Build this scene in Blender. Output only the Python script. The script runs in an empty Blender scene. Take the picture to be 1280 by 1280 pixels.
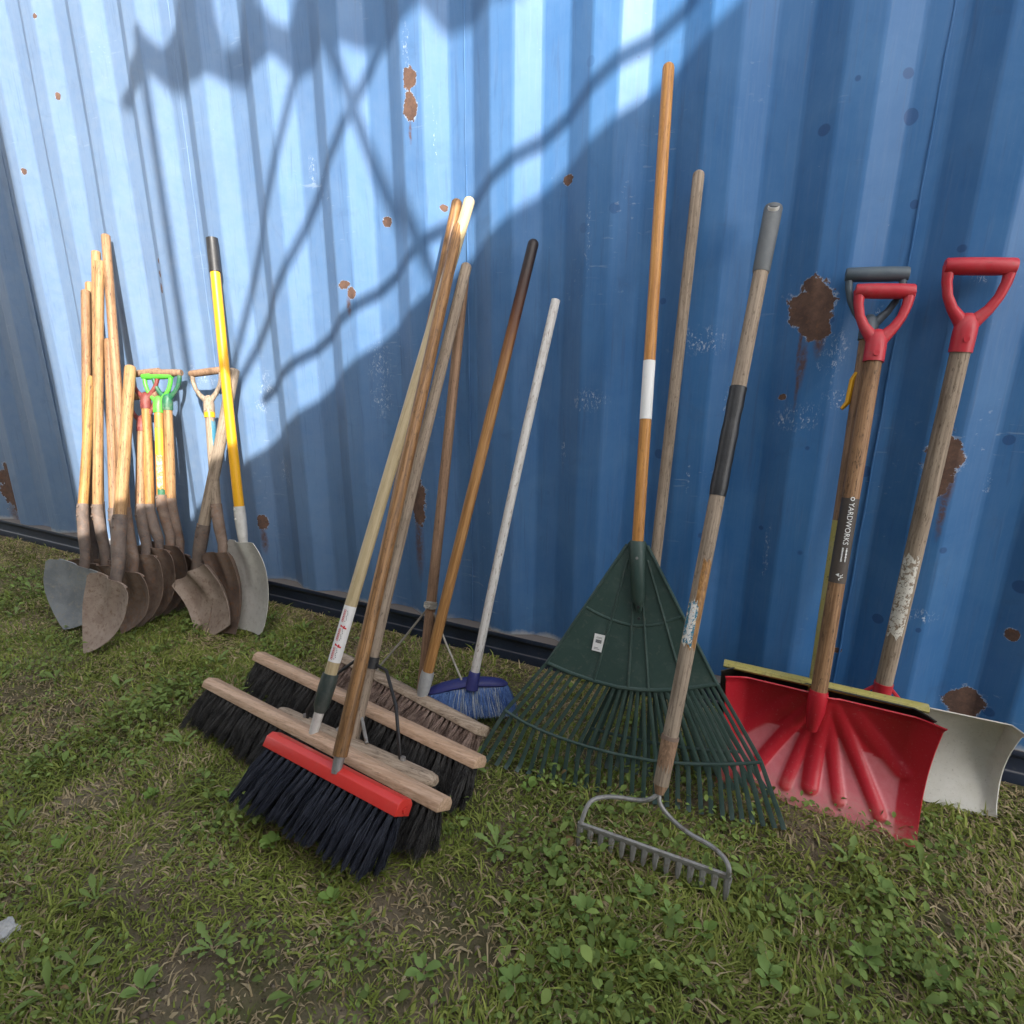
import bpy, bmesh, math, random
import numpy as np
from mathutils import Vector as V, Matrix, Quaternion

random.seed(7)
rng = np.random.default_rng(7)
S = bpy.context.scene
col = S.collection
R = math.radians

# ------------------------------------------------------------------ camera
F_PX, YAW, PITCH, ROLL = 740.0, 0.43207, 0.28391, 0.00508
CAM = V((0.0, -1.6155, 1.0414))
fw = V((-math.sin(YAW)*math.cos(PITCH), math.cos(YAW)*math.cos(PITCH), -math.sin(PITCH)))
rt = V((math.cos(YAW), math.sin(YAW), 0.0)); up = rt.cross(fw)
c_r = rt*math.cos(ROLL) + up*math.sin(ROLL); c_u = up*math.cos(ROLL) - rt*math.sin(ROLL)
cam = bpy.data.cameras.new('camera'); cam_o = bpy.data.objects.new('camera', cam); col.objects.link(cam_o)
mw = Matrix((c_r, c_u, -fw)).transposed().to_4x4(); mw.translation = CAM
cam_o.matrix_world = mw
cam.sensor_width = 36.0; cam.lens = 36.0*F_PX/1280.0; cam.clip_start = 0.02; cam.clip_end = 400.0
S.camera = cam_o

# ------------------------------------------------------------------ light
SUN_AZ, SUN_EL = R(46.0), R(32.0)      # azimuth towards +x from the wall's normal (-y)
SUN = V((math.sin(SUN_AZ)*math.cos(SUN_EL), -math.cos(SUN_AZ)*math.cos(SUN_EL), math.sin(SUN_EL)))
world = bpy.data.worlds.new('World'); S.world = world; world.use_nodes = True
wn = world.node_tree; bg = wn.nodes['Background']
sky = wn.nodes.new('ShaderNodeTexSky'); sky.sky_type = 'NISHITA'; sky.sun_disc = False
sky.sun_elevation = SUN_EL; sky.sun_rotation = math.atan2(SUN.x, SUN.y)
sky.dust_density = 2.5; sky.air_density = 1.0; sky.ozone_density = 1.0
hs = wn.nodes.new('ShaderNodeHueSaturation'); hs.inputs['Saturation'].default_value = 0.18
wn.links.new(sky.outputs[0], hs.inputs['Color']); wn.links.new(hs.outputs[0], bg.inputs[0])
bg.inputs[1].default_value = 0.15
sl = bpy.data.lights.new('sun', 'SUN'); sl.energy = 3.2; sl.angle = R(0.5); sl.color = (1.0, 0.95, 0.87)
so = bpy.data.objects.new('sun', sl); col.objects.link(so)
so.rotation_euler = SUN.to_track_quat('Z', 'Y').to_euler()
vs = S.view_settings
vs.view_transform = 'Standard'; vs.look = 'None'; vs.gamma = 1.0; vs.use_curve_mapping = False
vs.exposure = 1.62
S.cycles.max_bounces = 5; S.cycles.diffuse_bounces = 3; S.cycles.glossy_bounces = 2; S.cycles.transmission_bounces = 2

# ------------------------------------------------------------------ helpers
def ray(px, py):
    return fw + c_r*((px-640.0)/F_PX) + c_u*((640.0-py)/F_PX)
def W(px, py, d=0.0):                 # a point d metres in front of the container wall
    r = ray(px, py); return CAM + r*((-d-CAM.y)/r.y)
def G(px, py, z=0.0):                 # a point z metres above the ground
    r = ray(px, py); return CAM + r*((z-CAM.z)/r.z)
def PLN(px, py, p0, n):
    r = ray(px, py); return CAM + r*((p0-CAM).dot(n)/r.dot(n))

def thing(name, loc, label, cat, group=None):
    o = bpy.data.objects.new(name, None); col.objects.link(o); o.empty_display_size = .05
    o.location = loc; o['label'] = label; o['category'] = cat
    if group: o['group'] = group
    return o
def obj(name, me, parent=None, mat=None, loc=None):
    o = bpy.data.objects.new(name, me); col.objects.link(o)
    if mat and not me.materials: me.materials.append(mat)
    if parent: o.parent = parent
    if loc is not None: o.location = loc
    return o
def wpos(o):
    p = V((0, 0, 0))
    while o: p += o.location; o = o.parent
    return p

class MB:
    def __init__(s): s.v = []; s.f = []
    def add(s, vs_, fs):
        n = len(s.v); s.v += [tuple(p) for p in vs_]; s.f += [tuple(i+n for i in f) for f in fs]; return s
    def tube(s, pts, rad, n=10, cap=True, ref=None, dome=0.0):
        pts = [V(p) for p in pts]
        if not isinstance(rad, (list, tuple)): rad = [rad]*len(pts)
        rad = list(rad)
        if dome:
            d = (pts[-1]-pts[-2]).normalized(); r = rad[-1]; r0 = r if not isinstance(r, tuple) else r[0]
            e = pts[-1]; pts[-1] = e - d*r0*dome
            for a in (.45, .8, .97):
                pts.append(e - d*r0*dome*(1-a)); k = math.sqrt(max(0, 1-a*a))
                rad.append(r*k if not isinstance(r, tuple) else (r[0]*k, r[1]*k))
        u = None; rings = []
        for i, p in enumerate(pts):
            t = (pts[min(i+1, len(pts)-1)] - pts[max(i-1, 0)]).normalized()
            if u is None:
                u = V(ref) if ref is not None else (V((0, 0, 1)) if abs(t.z) < .9 else V((1, 0, 0)))
            u = (u - t*u.dot(t)).normalized(); w = t.cross(u)
            ra, rb = rad[i] if isinstance(rad[i], tuple) else (rad[i], rad[i])
            rings.append([p + u*(ra*math.cos(2*math.pi*k/n)) + w*(rb*math.sin(2*math.pi*k/n)) for k in range(n)])
        vs_ = [p for r in rings for p in r]; fs = []
        for i in range(len(rings)-1):
            for k in range(n):
                fs.append((i*n+k, i*n+(k+1) % n, (i+1)*n+(k+1) % n, (i+1)*n+k))
        if cap:
            fs.append(tuple(range(n-1, -1, -1))); m = (len(rings)-1)*n; fs.append(tuple(range(m, m+n)))
        return s.add(vs_, fs)
    def box(s, c, x, y, z):           # centre and three half-axis vectors
        c, x, y, z = V(c), V(x), V(y), V(z)
        vs_ = [c+x*a+y*b+z*d for d in (-1, 1) for b in (-1, 1) for a in (-1, 1)]
        return s.add(vs_, [(0, 2, 3, 1), (4, 5, 7, 6), (0, 1, 5, 4), (2, 6, 7, 3), (0, 4, 6, 2), (1, 3, 7, 5)])
    def shell(s, fn, nu, nv, th):     # fn(u,v)->point ; solid sheet of thickness th
        P = [[V(fn(i/nu, j/nv)) for i in range(nu+1)] for j in range(nv+1)]
        N = [[None]*(nu+1) for _ in range(nv+1)]
        for j in range(nv+1):
            for i in range(nu+1):
                a = P[j][min(i+1, nu)]-P[j][max(i-1, 0)]; b = P[min(j+1, nv)][i]-P[max(j-1, 0)][i]
                n = a.cross(b); N[j][i] = n.normalized() if n.length > 1e-12 else V((0, -1, 0))
        w = nu+1; o = w*(nv+1)
        vs_ = [P[j][i] for j in range(nv+1) for i in range(w)] + [P[j][i]-N[j][i]*th for j in range(nv+1) for i in range(w)]
        fs = []
        for j in range(nv):
            for i in range(nu):
                a, b, c, d = j*w+i, j*w+i+1, (j+1)*w+i+1, (j+1)*w+i
                fs += [(a, b, c, d), (o+d, o+c, o+b, o+a)]
        for i in range(nu):
            fs += [(i, o+i, o+i+1, i+1), (nv*w+i+1, o+nv*w+i+1, o+nv*w+i, nv*w+i)]
        for j in range(nv):
            fs += [((j+1)*w, o+(j+1)*w, o+j*w, j*w), (j*w+nu, o+j*w+nu, o+(j+1)*w+nu, (j+1)*w+nu)]
        return s.add(vs_, fs)
    def prism(s, poly, off):          # closed polygon pushed along off
        n = len(poly); poly = [V(p) for p in poly]; off = V(off)
        return s.add(poly+[p+off for p in poly],
                     [tuple(range(n)), tuple(range(2*n-1, n-1, -1))] + [(i, i+n, (i+1) % n+n, (i+1) % n) for i in range(n)])
    def build(s, name, mat, parent=None, smooth=True, bevel=0.0, at=None, stuff=False, angle=40, seg=2):
        o0 = wpos(parent) if parent else V((0, 0, 0))
        at = V(at) if at is not None else o0
        me = bpy.data.meshes.new(name)
        me.from_pydata([tuple(V(p)-at) for p in s.v], [], s.f); me.update()
        bm = bmesh.new(); bm.from_mesh(me); bmesh.ops.recalc_face_normals(bm, faces=bm.faces); 
        if bevel:
            es = [e for e in bm.edges if len(e.link_faces) == 2 and e.calc_face_angle(0) > .6]
            bmesh.ops.bevel(bm, geom=es, offset=bevel, segments=seg, affect='EDGES', profile=.5, clamp_overlap=True)
        if smooth:
            for f in bm.faces: f.smooth = True
            for e in bm.edges:
                if len(e.link_faces) == 2 and e.calc_face_angle(0) > R(angle): e.smooth = False
        bm.to_mesh(me); bm.free()
        o = obj(name, me, parent, mat, at-o0)
        if stuff: o['kind'] = 'stuff'
        return o

def raw_mesh(name, verts, faces_flat, sizes, cols=None, smooth=False):
    me = bpy.data.meshes.new(name); nv = len(verts)
    me.vertices.add(nv); me.vertices.foreach_set('co', np.asarray(verts, np.float32).ravel())
    me.loops.add(len(faces_flat)); me.loops.foreach_set('vertex_index', np.asarray(faces_flat, np.int32))
    st = np.concatenate([[0], np.cumsum(sizes)[:-1]]).astype(np.int32)
    me.polygons.add(len(sizes)); me.polygons.foreach_set('loop_start', st)
    me.polygons.foreach_set('loop_total', np.asarray(sizes, np.int32))
    if smooth: me.polygons.foreach_set('use_smooth', np.ones(len(sizes), bool))
    me.update(calc_edges=True)
    if cols is not None:
        a = me.color_attributes.new('tint', 'FLOAT_COLOR', 'POINT')
        a.data.foreach_set('color', np.concatenate([cols, np.ones((nv, 1))], 1).astype(np.float32).ravel())
    return me

# ------------------------------------------------------------------ materials
class NT:
    def __init__(s, name):
        s.m = bpy.data.materials.new(name); s.m.use_nodes = True; s.t = s.m.node_tree
        s.b = s.t.nodes['Principled BSDF']; s.out = s.t.nodes['Material Output']
    def n(s, ty, **kw):
        nd = s.t.nodes.new('ShaderNode'+ty)
        for k, v in kw.items():
            if hasattr(nd, k) and k not in ('color',): setattr(nd, k, v)
        return nd
    def set(s, sock, v):
        if isinstance(v, bpy.types.NodeSocket): s.t.links.new(v, sock)
        elif v is not None: sock.default_value = v
    def math(s, op, a, b=None, c=None, clamp=False):
        nd = s.n('Math', operation=op); nd.use_clamp = clamp
        for i, x in enumerate((a, b, c)): s.set(nd.inputs[i], x)
        return nd.outputs[0]
    def vmath(s, op, a, b=None):
        nd = s.n('VectorMath', operation=op)
        s.set(nd.inputs[0], a); s.set(nd.inputs[1], b)
        return nd.outputs['Value'] if op in ('LENGTH', 'DOT_PRODUCT', 'DISTANCE') else nd.outputs[0]
    def mix(s, f, a, b):
        nd = s.n('Mix', data_type='RGBA'); s.set(nd.inputs[0], f)
        for i, x in ((6, a), (7, b)):
            s.set(nd.inputs[i], (*x, 1) if isinstance(x, tuple) and len(x) == 3 else x)
        return nd.outputs[2]
    def coord(s, scale=(1, 1, 1), rnd=True):
        tc = s.n('TexCoord').outputs['Object']
        if rnd:
            oi = s.n('ObjectInfo').outputs['Random']
            tc = s.vmath('ADD', tc, s.vmath('SCALE', (0, 0, 0)) if False else s._rv(oi))
        mp = s.n('Mapping'); s.set(mp.inputs[0], tc); mp.inputs['Scale'].default_value = scale
        return mp.outputs[0]
    def _rv(s, r):
        c = s.n('CombineXYZ'); 
        for i, k in enumerate((17.3, 9.1, 23.7)): s.set(c.inputs[i], s.math('MULTIPLY', r, k))
        return c.outputs[0]
    def noise(s, vec, scale, detail=4, rough=.55, dist=0):
        nd = s.n('TexNoise'); s.set(nd.inputs['Vector'], vec); nd.inputs['Scale'].default_value = scale
        nd.inputs['Detail'].default_value = detail; nd.inputs['Roughness'].default_value = rough
        nd.inputs['Distortion'].default_value = dist
        return nd.outputs[0]
    def ramp(s, f, a, b):
        nd = s.n('MapRange'); s.set(nd.inputs[0], f); nd.inputs[1].default_value = a; nd.inputs[2].default_value = b
        return nd.outputs[0]
    def done(s, color, rough=.6, bump=None, bs=.3, bd=.002, metal=0, spec=.5, **kw):
        s.set(s.b.inputs['Base Color'], (*color, 1) if isinstance(color, tuple) and len(color) == 3 else color)
        s.set(s.b.inputs['Roughness'], rough); s.set(s.b.inputs['Metallic'], metal)
        s.b.inputs['Specular IOR Level'].default_value = spec
        for k, v in kw.items(): s.set(s.b.inputs[k], v)
        if bump is not None:
            bp = s.n('Bump'); bp.inputs['Strength'].default_value = bs; bp.inputs['Distance'].default_value = bd
            s.set(bp.inputs['Height'], bump); s.set(s.b.inputs['Normal'], bp.outputs[0])
        return s.m

def wood(name, light, dark, stain=(.05, .03, .018), amt=.35, rough=.55, grain=1.0, axis=2):
    k = NT(name); c = k.coord((1, 1, 1))
    mp = k.n('Mapping'); k.set(mp.inputs[0], c); mp.inputs['Scale'].default_value = [.035 if q == axis else 1 for q in range(3)]
    g = k.noise(mp.outputs[0], 190, 5, .65, .6)
    g2 = k.noise(mp.outputs[0], 420, 3, .6)
    cl = k.mix(k.ramp(g, .40, .60), dark, light)
    mp2 = k.n('Mapping'); k.set(mp2.inputs[0], c); mp2.inputs['Scale'].default_value = [.22 if q == axis else 1 for q in range(3)]
    bl = k.noise(mp2.outputs[0], 26, 5, .65)
    cl = k.mix(k.math('MULTIPLY', k.ramp(bl, .50, .72), amt, clamp=True), cl, stain)
    sp = k.noise(mp2.outputs[0], 210, 5, .75)
    cl = k.mix(k.math('MULTIPLY', k.ramp(sp, .55, .66), amt*1.7, clamp=True), cl, stain)
    nk = k.noise(c, 14, 3, .6); pl = k.noise(mp2.outputs[0], 60, 4, .7)
    cl = k.mix(k.math('MULTIPLY', k.ramp(nk, .56, .70), .35, clamp=True), cl, light)
    cl = k.mix(k.math('MULTIPLY', k.ramp(pl, .62, .70), amt*1.2, clamp=True), cl, stain)
    h = k.math('ADD', g, k.math('MULTIPLY', g2, .5))
    return k.done(cl, k.ramp(g, .2, 1.6) if False else rough, h, .35*grain, .0015, spec=.35)

def metal(name, a, b, c, rough=.6, met=.0, s1=14, s2=60, amt=.7, bump=.4):
    k = NT(name); v = k.coord()
    n1 = k.noise(v, s1, 6, .68, .4); n2 = k.noise(v, s2, 5, .7); n3 = k.noise(v, s2*3, 3, .7)
    cl = k.mix(k.ramp(n1, .38, .62), a, b)
    cl = k.mix(k.math('MULTIPLY', k.ramp(n2, .52, .68), amt, clamp=True), cl, c)
    return k.done(cl, k.math('ADD', k.math('MULTIPLY', n2, .35), rough-.18), k.math('ADD', n2, k.math('MULTIPLY', n3, .6)), bump, .002, metal=met)

def plastic(name, base, worn, rough=.4, amt=.35, dirt=(.12, .09, .06), damt=.25, scale=22, bump=.1):
    k = NT(name); v = k.coord()
    n1 = k.noise(v, scale, 6, .7, .5); n2 = k.noise(v, scale*6, 4, .7)
    cl = k.mix(k.math('MULTIPLY', k.ramp(n1, .48, .7), amt, clamp=True), base, worn)
    cl = k.mix(k.math('MULTIPLY', k.ramp(n2, .56, .7), damt, clamp=True), cl, dirt)
    return k.done(cl, k.math('ADD', k.math('MULTIPLY', n1, .3), rough-.15), k.math('ADD', n1, n2), bump, .001)

def strands(name, a, b, rough=.6):
    k = NT(name); v = k.coord()
    n1 = k.noise(v, 35, 3, .6); n2 = k.noise(v, 400, 2, .6)
    cl = k.mix(k.ramp(k.math('ADD', k.math('MULTIPLY', n1, .5), k.math('MULTIPLY', n2, .5)), .40, .60), a, b)
    return k.done(cl, rough, spec=.3)

def tinted(name, rough=.55, trans=.25):
    k = NT(name); a = k.n('VertexColor', layer_name='tint').outputs[0]
    m = k.done(a, rough, spec=.14)
    tr = k.n('BsdfTranslucent'); k.t.links.new(a, tr.inputs[0])
    mx = k.n('MixShader'); mx.inputs[0].default_value = trans
    k.t.links.new(k.b.outputs[0], mx.inputs[1]); k.t.links.new(tr.outputs[0], mx.inputs[2]); k.t.links.new(mx.outputs[0], k.out.inputs[0])
    return m

M = {}
M['ash'] = wood('ash wood', (.47, .275, .125), (.29, .155, .065), amt=.5)
M['ash2'] = wood('golden ash wood', (.50, .275, .09), (.32, .16, .048), amt=.5)
M['ash3'] = wood('tan ash wood', (.39, .225, .115), (.23, .12, .058), amt=.55)
M['grey'] = wood('weathered grey wood', (.38, .30, .225), (.235, .18, .13), amt=.4, rough=.75)
M['brown'] = wood('brown varnished wood', (.36, .19, .075), (.17, .083, .03), amt=.45, rough=.42)
M['amber'] = wood('amber varnished wood', (.42, .22, .075), (.25, .12, .038), amt=.35, rough=.4)
M['cream'] = wood('cream lacquered wood', (.56, .45, .27), (.46, .36, .20), stain=(.2, .13, .06), amt=.16, rough=.4, grain=.4)
M['whitewood'] = wood('white painted wood', (.72, .70, .66), (.60, .57, .53), stain=(.16, .09, .05), amt=.5, rough=.5, grain=.6)
M['orange'] = wood('orange varnished wood', (.60, .29, .085), (.42, .185, .05), amt=.2, rough=.38)
M['dull'] = wood('dull brown wood', (.34, .21, .13), (.21, .125, .075), amt=.35, rough=.7)
M['block'] = wood('pale broom block wood', (.66, .45, .31), (.52, .33, .21), amt=.22, rough=.6, axis=0)
M['oldblock'] = wood('weathered broom block wood', (.50, .39, .29), (.30, .22, .155), amt=.4, rough=.8, axis=0)
M['burnt'] = wood('darkened wood tip', (.055, .028, .016), (.028, .015, .01), amt=.2, rough=.5)
M['rust'] = metal('rusted brown steel', (.15, .10, .076), (.27, .195, .15), (.26, .125, .06), .8)
M['rust2'] = metal('dry muddy steel', (.26, .19, .15), (.36, .28, .225), (.15, .085, .05), .8)
M['rust3'] = metal('dark rusted steel', (.11, .075, .06), (.19, .13, .098), (.25, .11, .045), .75)
M['socket'] = metal('dark forged socket', (.10, .074, .062), (.20, .15, .122), (.24, .14, .09), .7)
M['steel'] = metal('blue grey worn steel', (.19, .205, .22), (.27, .285, .30), (.34, .31, .26), .55, met=.15)
M['alu'] = metal('scuffed aluminium', (.60, .575, .53), (.70, .675, .63), (.40, .35, .30), .45, met=.15, amt=.35)
M['greysteel'] = metal('grey galvanised steel', (.24, .235, .225), (.34, .33, .315), (.17, .12, .085), .5, met=.3)
M['yellow'] = plastic('yellow fibreglass', (.80, .40, .012), (.68, .36, .03), .4, .2, damt=.1)
M['black'] = plastic('black rubber', (.018, .018, .02), (.05, .05, .05), .5, .4)
M['tape'] = plastic('black tape', (.014, .014, .015), (.04, .04, .042), .36, .5, damt=.08, scale=60, bump=.5)
M['redgrip'] = plastic('red grip plastic', (.50, .022, .035), (.56, .12, .12), .45, .4, damt=.28)
M['greygrip'] = plastic('slate grip plastic', (.075, .10, .12), (.14, .17, .18), .5, .4, damt=.15)
M['greyrubber'] = plastic('grey rubber sleeve', (.12, .13, .135), (.19, .195, .195), .55, .5)
M['greengrip'] = plastic('bright green paint', (.10, .50, .05), (.2, .5, .12), .45, .3, damt=.35)
M['dkgreengrip'] = plastic('dark green paint', (.018, .125, .06), (.30, .30, .2), .5, .45, damt=.5)
M['maroongrip'] = plastic('maroon paint', (.19, .035, .03), (.32, .15, .12), .6, .5, damt=.5)
M['woodgrip'] = M['dull']
M['greenp'] = plastic('dark green rake plastic', (.034, .066, .056), (.10, .135, .118), .45, .35, dirt=(.16, .155, .13), damt=.3, scale=14)
M['bluep'] = plastic('royal blue plastic', (.03, .035, .17), (.08, .085, .23), .5, .4, damt=.3)
M['redblock'] = plastic('red broom block', (.72, .045, .035), (.72, .10, .08), .35, .25, damt=.06)
M['clear'] = plastic('clear scuffed ferrule plastic', (.33, .34, .34), (.5, .5, .48), .35, .5)
M['dkclear'] = plastic('dark green ferrule plastic', (.035, .05, .045), (.16, .17, .15), .4, .4)
M['ylw'] = plastic('dirty yellow paint', (.46, .40, .11), (.5, .46, .3), .6, .5, dirt=(.05, .05, .03), damt=.7)
M['blackblade'] = plastic('black blade plastic', (.022, .022, .018), (.06, .055, .035), .5, .4)
M['paper'] = plastic('white paper sticker', (.80, .79, .77), (.66, .64, .60), .6, .3, damt=.08)
M['whiteink'] = plastic('white ink', (.82, .82, .80), (.7, .7, .68), .6, .2, damt=.05)
M['redink'] = plastic('red ink', (.60, .03, .04), (.6, .2, .2), .6, .3, damt=.02)
M['blackink'] = plastic('black ink', (.03, .03, .03), (.08, .08, .08), .6, .2)
M['brownband'] = plastic('dark brown print', (.075, .06, .05), (.13, .10, .08), .6, .5)
M['blueink'] = plastic('teal blue print', (.04, .20, .30), (.2, .3, .33), .6, .5, dirt=(.6, .55, .45), damt=.4)
M['limeink'] = plastic('lime print', (.35, .62, .03), (.5, .6, .2), .5, .3)
M['twine'] = strands('grey twine', (.26, .24, .20), (.40, .37, .32), .9)
M['bk_red'] = strands('blue black bristle', (.016, .018, .028), (.045, .05, .07), .42)
M['bk_black'] = strands('charcoal bristle', (.020, .019, .019), (.085, .080, .075), .65)
M['bk_brown'] = strands('brown natural bristle', (.14, .09, .07), (.40, .29, .235), .75)
M['bk_blue'] = strands('blue bristle', (.045, .11, .34), (.15, .26, .52), .5)
M['bk_pale'] = strands('pale bristle', (.30, .36, .45), (.52, .55, .58), .5)
M['leaf'] = tinted('leaf', .55, .15)
M['grassblade'] = tinted('grass blade', .7, .15)
M['stone'] = metal('pale stone', (.42, .41, .39), (.55, .54, .52), (.3, .28, .25), .85)
M['canvas'] = plastic('grey canvas', (.30, .29, .26), (.4, .38, .34), .8, .4)
M['siding'] = wood('grey timber siding', (.42, .40, .37), (.32, .30, .27), amt=.3, rough=.8)
M['roofing'] = metal('dark roof sheet', (.10, .10, .105), (.13, .13, .135), (.16, .14, .12), .6)

def flecked(name, a, b, c, t1=.5, s=90):
    k = NT(name); v = k.coord((1, 1, 1), False); n1 = k.noise(v, s, 5, .75, .8); n2 = k.noise(v, s*2.4, 4, .75)
    cl = k.mix(k.ramp(n1, t1-.02, t1+.02), a, b); cl = k.mix(k.ramp(n2, .58, .62), cl, c)
    return k.done(cl, .75, n1, .3, .0008, spec=.2)
M['wornpaper'] = flecked('worn white label', (.70, .67, .60), (.30, .235, .175), (.10, .085, .07), .535)
M['wornwhite'] = flecked('torn white letters', (.72, .70, .66), (.05, .20, .30), (.46, .26, .11), .55, 110)
M['seedlabel'] = flecked('rubbed seed label', (.62, .52, .33), (.46, .27, .10), (.50, .09, .05), .52, 70)
M['wornteal'] = flecked('worn teal label', (.045, .19, .28), (.68, .62, .52), (.45, .25, .10), .54)
# red shovel blade: glossy red with a paler lower field: painted-in sky reflection with dusty scuffs (local z from the ground, own noise edge)
def red_blade_mat():
    k = NT('red shovel plastic'); v = k.coord((1, 1, 1), False)
    sx = k.n('SeparateXYZ'); k.set(sx.inputs[0], v); x, y, z = sx.outputs
    n1 = k.noise(v, 18, 6, .7, .5); n2 = k.noise(v, 160, 5, .75); n3 = k.noise(v, 55, 5, .7)
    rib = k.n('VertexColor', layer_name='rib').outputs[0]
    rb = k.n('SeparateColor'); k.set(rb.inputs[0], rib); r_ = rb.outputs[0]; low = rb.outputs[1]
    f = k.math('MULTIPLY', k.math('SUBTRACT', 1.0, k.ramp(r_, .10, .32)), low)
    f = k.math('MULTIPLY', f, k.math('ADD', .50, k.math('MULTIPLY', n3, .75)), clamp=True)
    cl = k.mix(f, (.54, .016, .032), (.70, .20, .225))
    cl = k.mix(k.math('MULTIPLY', k.ramp(n2, .59, .70), .38, clamp=True), cl, (.60, .34, .32))
    edge = k.math('MULTIPLY', k.math('SUBTRACT', 1.0, k.ramp(k.math('ADD', z, k.math('MULTIPLY', n1, .05)), .03, .075)), k.ramp(n3, .35, .6), clamp=True)
    cl = k.mix(k.math('MULTIPLY', edge, .6), cl, (.36, .25, .18))
    return k.done(cl, k.math('ADD', .22, k.math('MULTIPLY', n3, .40)), k.math('ADD', n3, n2), .12, .001)
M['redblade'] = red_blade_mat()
def ivory_mat():
    k = NT('ivory worn blade'); v = k.coord((1, 1, 1), False)
    n1 = k.noise(v, 20, 6, .7, .5); n2 = k.noise(v, 170, 5, .8); n3 = k.noise(v, 60, 5, .75)
    cl = k.mix(k.ramp(n1, .35, .65), (.62, .60, .53), (.70, .68, .62))
    cl = k.mix(k.math('MULTIPLY', k.ramp(n2, .58, .68), .55, clamp=True), cl, (.30, .27, .22))
    cl = k.mix(k.math('MULTIPLY', k.ramp(n3, .62, .72), .4, clamp=True), cl, (.36, .33, .28))
    return k.done(cl, .5, n2, .2, .001)
M['ivory'] = ivory_mat()

# container paint: marks at their own places on the wall (x, z in metres, taken relative to the container's origin)
def container_mat(xlo=-99, xhi=99):
    k = NT('blue container paint')
    tc = k.n('TexCoord').outputs['Object']
    sx = k.n('SeparateXYZ'); k.set(sx.inputs[0], tc); X, Y, Z = sx.outputs
    cx = k.n('CombineXYZ'); k.set(cx.inputs[0], X); k.set(cx.inputs[1], 0.0); k.set(cx.inputs[2], Z); P = cx.outputs[0]
    nz = k.n('TexNoise'); k.set(nz.inputs['Vector'], tc); nz.inputs['Scale'].default_value = 26; nz.inputs['Detail'].default_value = 6; nz.inputs['Roughness'].default_value = .7
    wob = k.vmath('SUBTRACT', nz.outputs['Color'], (.5, .5, .5))
    nz2 = k.noise(tc, 85, 5, .75)
    def field(items, amp):
        items = [q for q in items if xlo-.12 < q[0] < xhi+.12]
        if not items: return 9.0
        Pd = k.vmath('ADD', P, k.vmath('MULTIPLY', wob, (amp, 0, amp)))
        cur = None
        for (cx_, cz_, rx, rz) in items:
            d = k.vmath('LENGTH', k.vmath('MULTIPLY', k.vmath('SUBTRACT', Pd, (cx_, 0, cz_)), (1/rx, 0, 1/rz)))
            cur = d if cur is None else k.math('MINIMUM', cur, d)
        return cur
    def E(px, py, wpx, hpx):
        a = W(px, py); b = W(px+wpx, py); c = W(px, py+hpx)
        return (a.x, a.z, abs(b.x-a.x), abs(c.z-a.z))
    rust = [E(1015, 382, 27, 34), E(1020, 405, 17, 22), E(1178, 575, 24, 30), E(1172, 600, 14, 26), E(1208, 887, 28, 20), E(1268, 798, 9, 8),
            E(512, 98, 9, 12), E(513, 135, 8, 18), E(475, 275, 5, 6), E(430, 356, 7, 5), E(439, 366, 5, 8), E(550, 258, 3.5, 4), E(704, 222, 6, 7),
            E(521, 628, 12, 26), E(326, 654, 5, 9), E(66, 118, 1.6, 5), E(27, 213, 2.2, 5), E(42, 20, 1.4, 4), E(4, 610, 10, 26),
            E(978, 497, 5, 4), E(1046, 820, 7, 4), E(195, 325, 3, 4), E(195, 342, 3, 4), E(196, 360, 4, 6), E(818, 257, 5, 4)]
    streak = [E(1003, 455, 6, 30), E(998, 470, 3, 45), E(1178, 640, 6, 36), E(523, 680, 7, 46), E(328, 675, 3, 18), E(10, 650, 5, 22), E(1025, 420, 8, 30), E(1210, 912, 10, 14), E(513, 165, 2, 16), E(436, 382, 3, 14), E(1000, 430, 3, 40), E(1184, 610, 10, 30)]
    scuff = [E(1000, 520, 26, 16), E(1045, 445, 14, 30), E(470, 455, 12, 26), E(472, 500, 10, 22), E(325, 485, 10, 16), E(320, 510, 7, 9),
             E(880, 425, 26, 18), E(1150, 770, 22, 8), E(735, 300, 3, 40), E(735, 500, 22, 14), E(1100, 400, 10, 16), E(245, 470, 16, 12),
             E(958, 690, 4, 30), E(905, 520, 3, 32), E(380, 210, 5, 18), E(508, 60, 4, 30), E(1030, 420, 4, 60), E(700, 560, 3, 18), E(735, 300, 1.2, 60), E(540, 170, 1.2, 40), E(1072, 640, 1.5, 24), E(1240, 610, 5, 14), E(1045, 500, 18, 10), E(985, 530, 20, 8), E(860, 600, 2, 20), E(610, 640, 3, 14), E(350, 590, 8, 18), E(1225, 350, 10, 8)]
    jag = k.math('ADD', k.math('MULTIPLY', k.math('SUBTRACT', nz2, .5), .85), k.math('MULTIPLY', k.math('SUBTRACT', k.noise(tc, 22, 4, .65), .5), 2.0))
    d_r = k.math('ADD', field(rust, .012), jag); d_s = field(streak, .012); d_w = k.math('ADD', field(scuff, .03), k.math('MULTIPLY', jag, .8))
    rustm = k.ramp(d_r, 1.02, .98)
    rim = k.math('MULTIPLY', k.ramp(d_r, 1.13, 1.05), k.ramp(nz2, .44, .54), clamp=True)
    stm = k.math('MULTIPLY', k.ramp(d_s, 1.15, .4), k.ramp(nz2, .28, .55), clamp=True)
    # scratches: fine stretched noise
    mp = k.n('Mapping'); k.set(mp.inputs[0], tc); mp.inputs['Scale'].default_value = (1, 1, .55); mp.inputs['Rotation'].default_value = (0, .3, 0)
    sc1 = k.noise(mp.outputs[0], 150, 6, .8, .6)
    scm = k.math('MULTIPLY', k.ramp(d_w, 1.2, .5), k.ramp(sc1, .55, .60), clamp=True)
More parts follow.
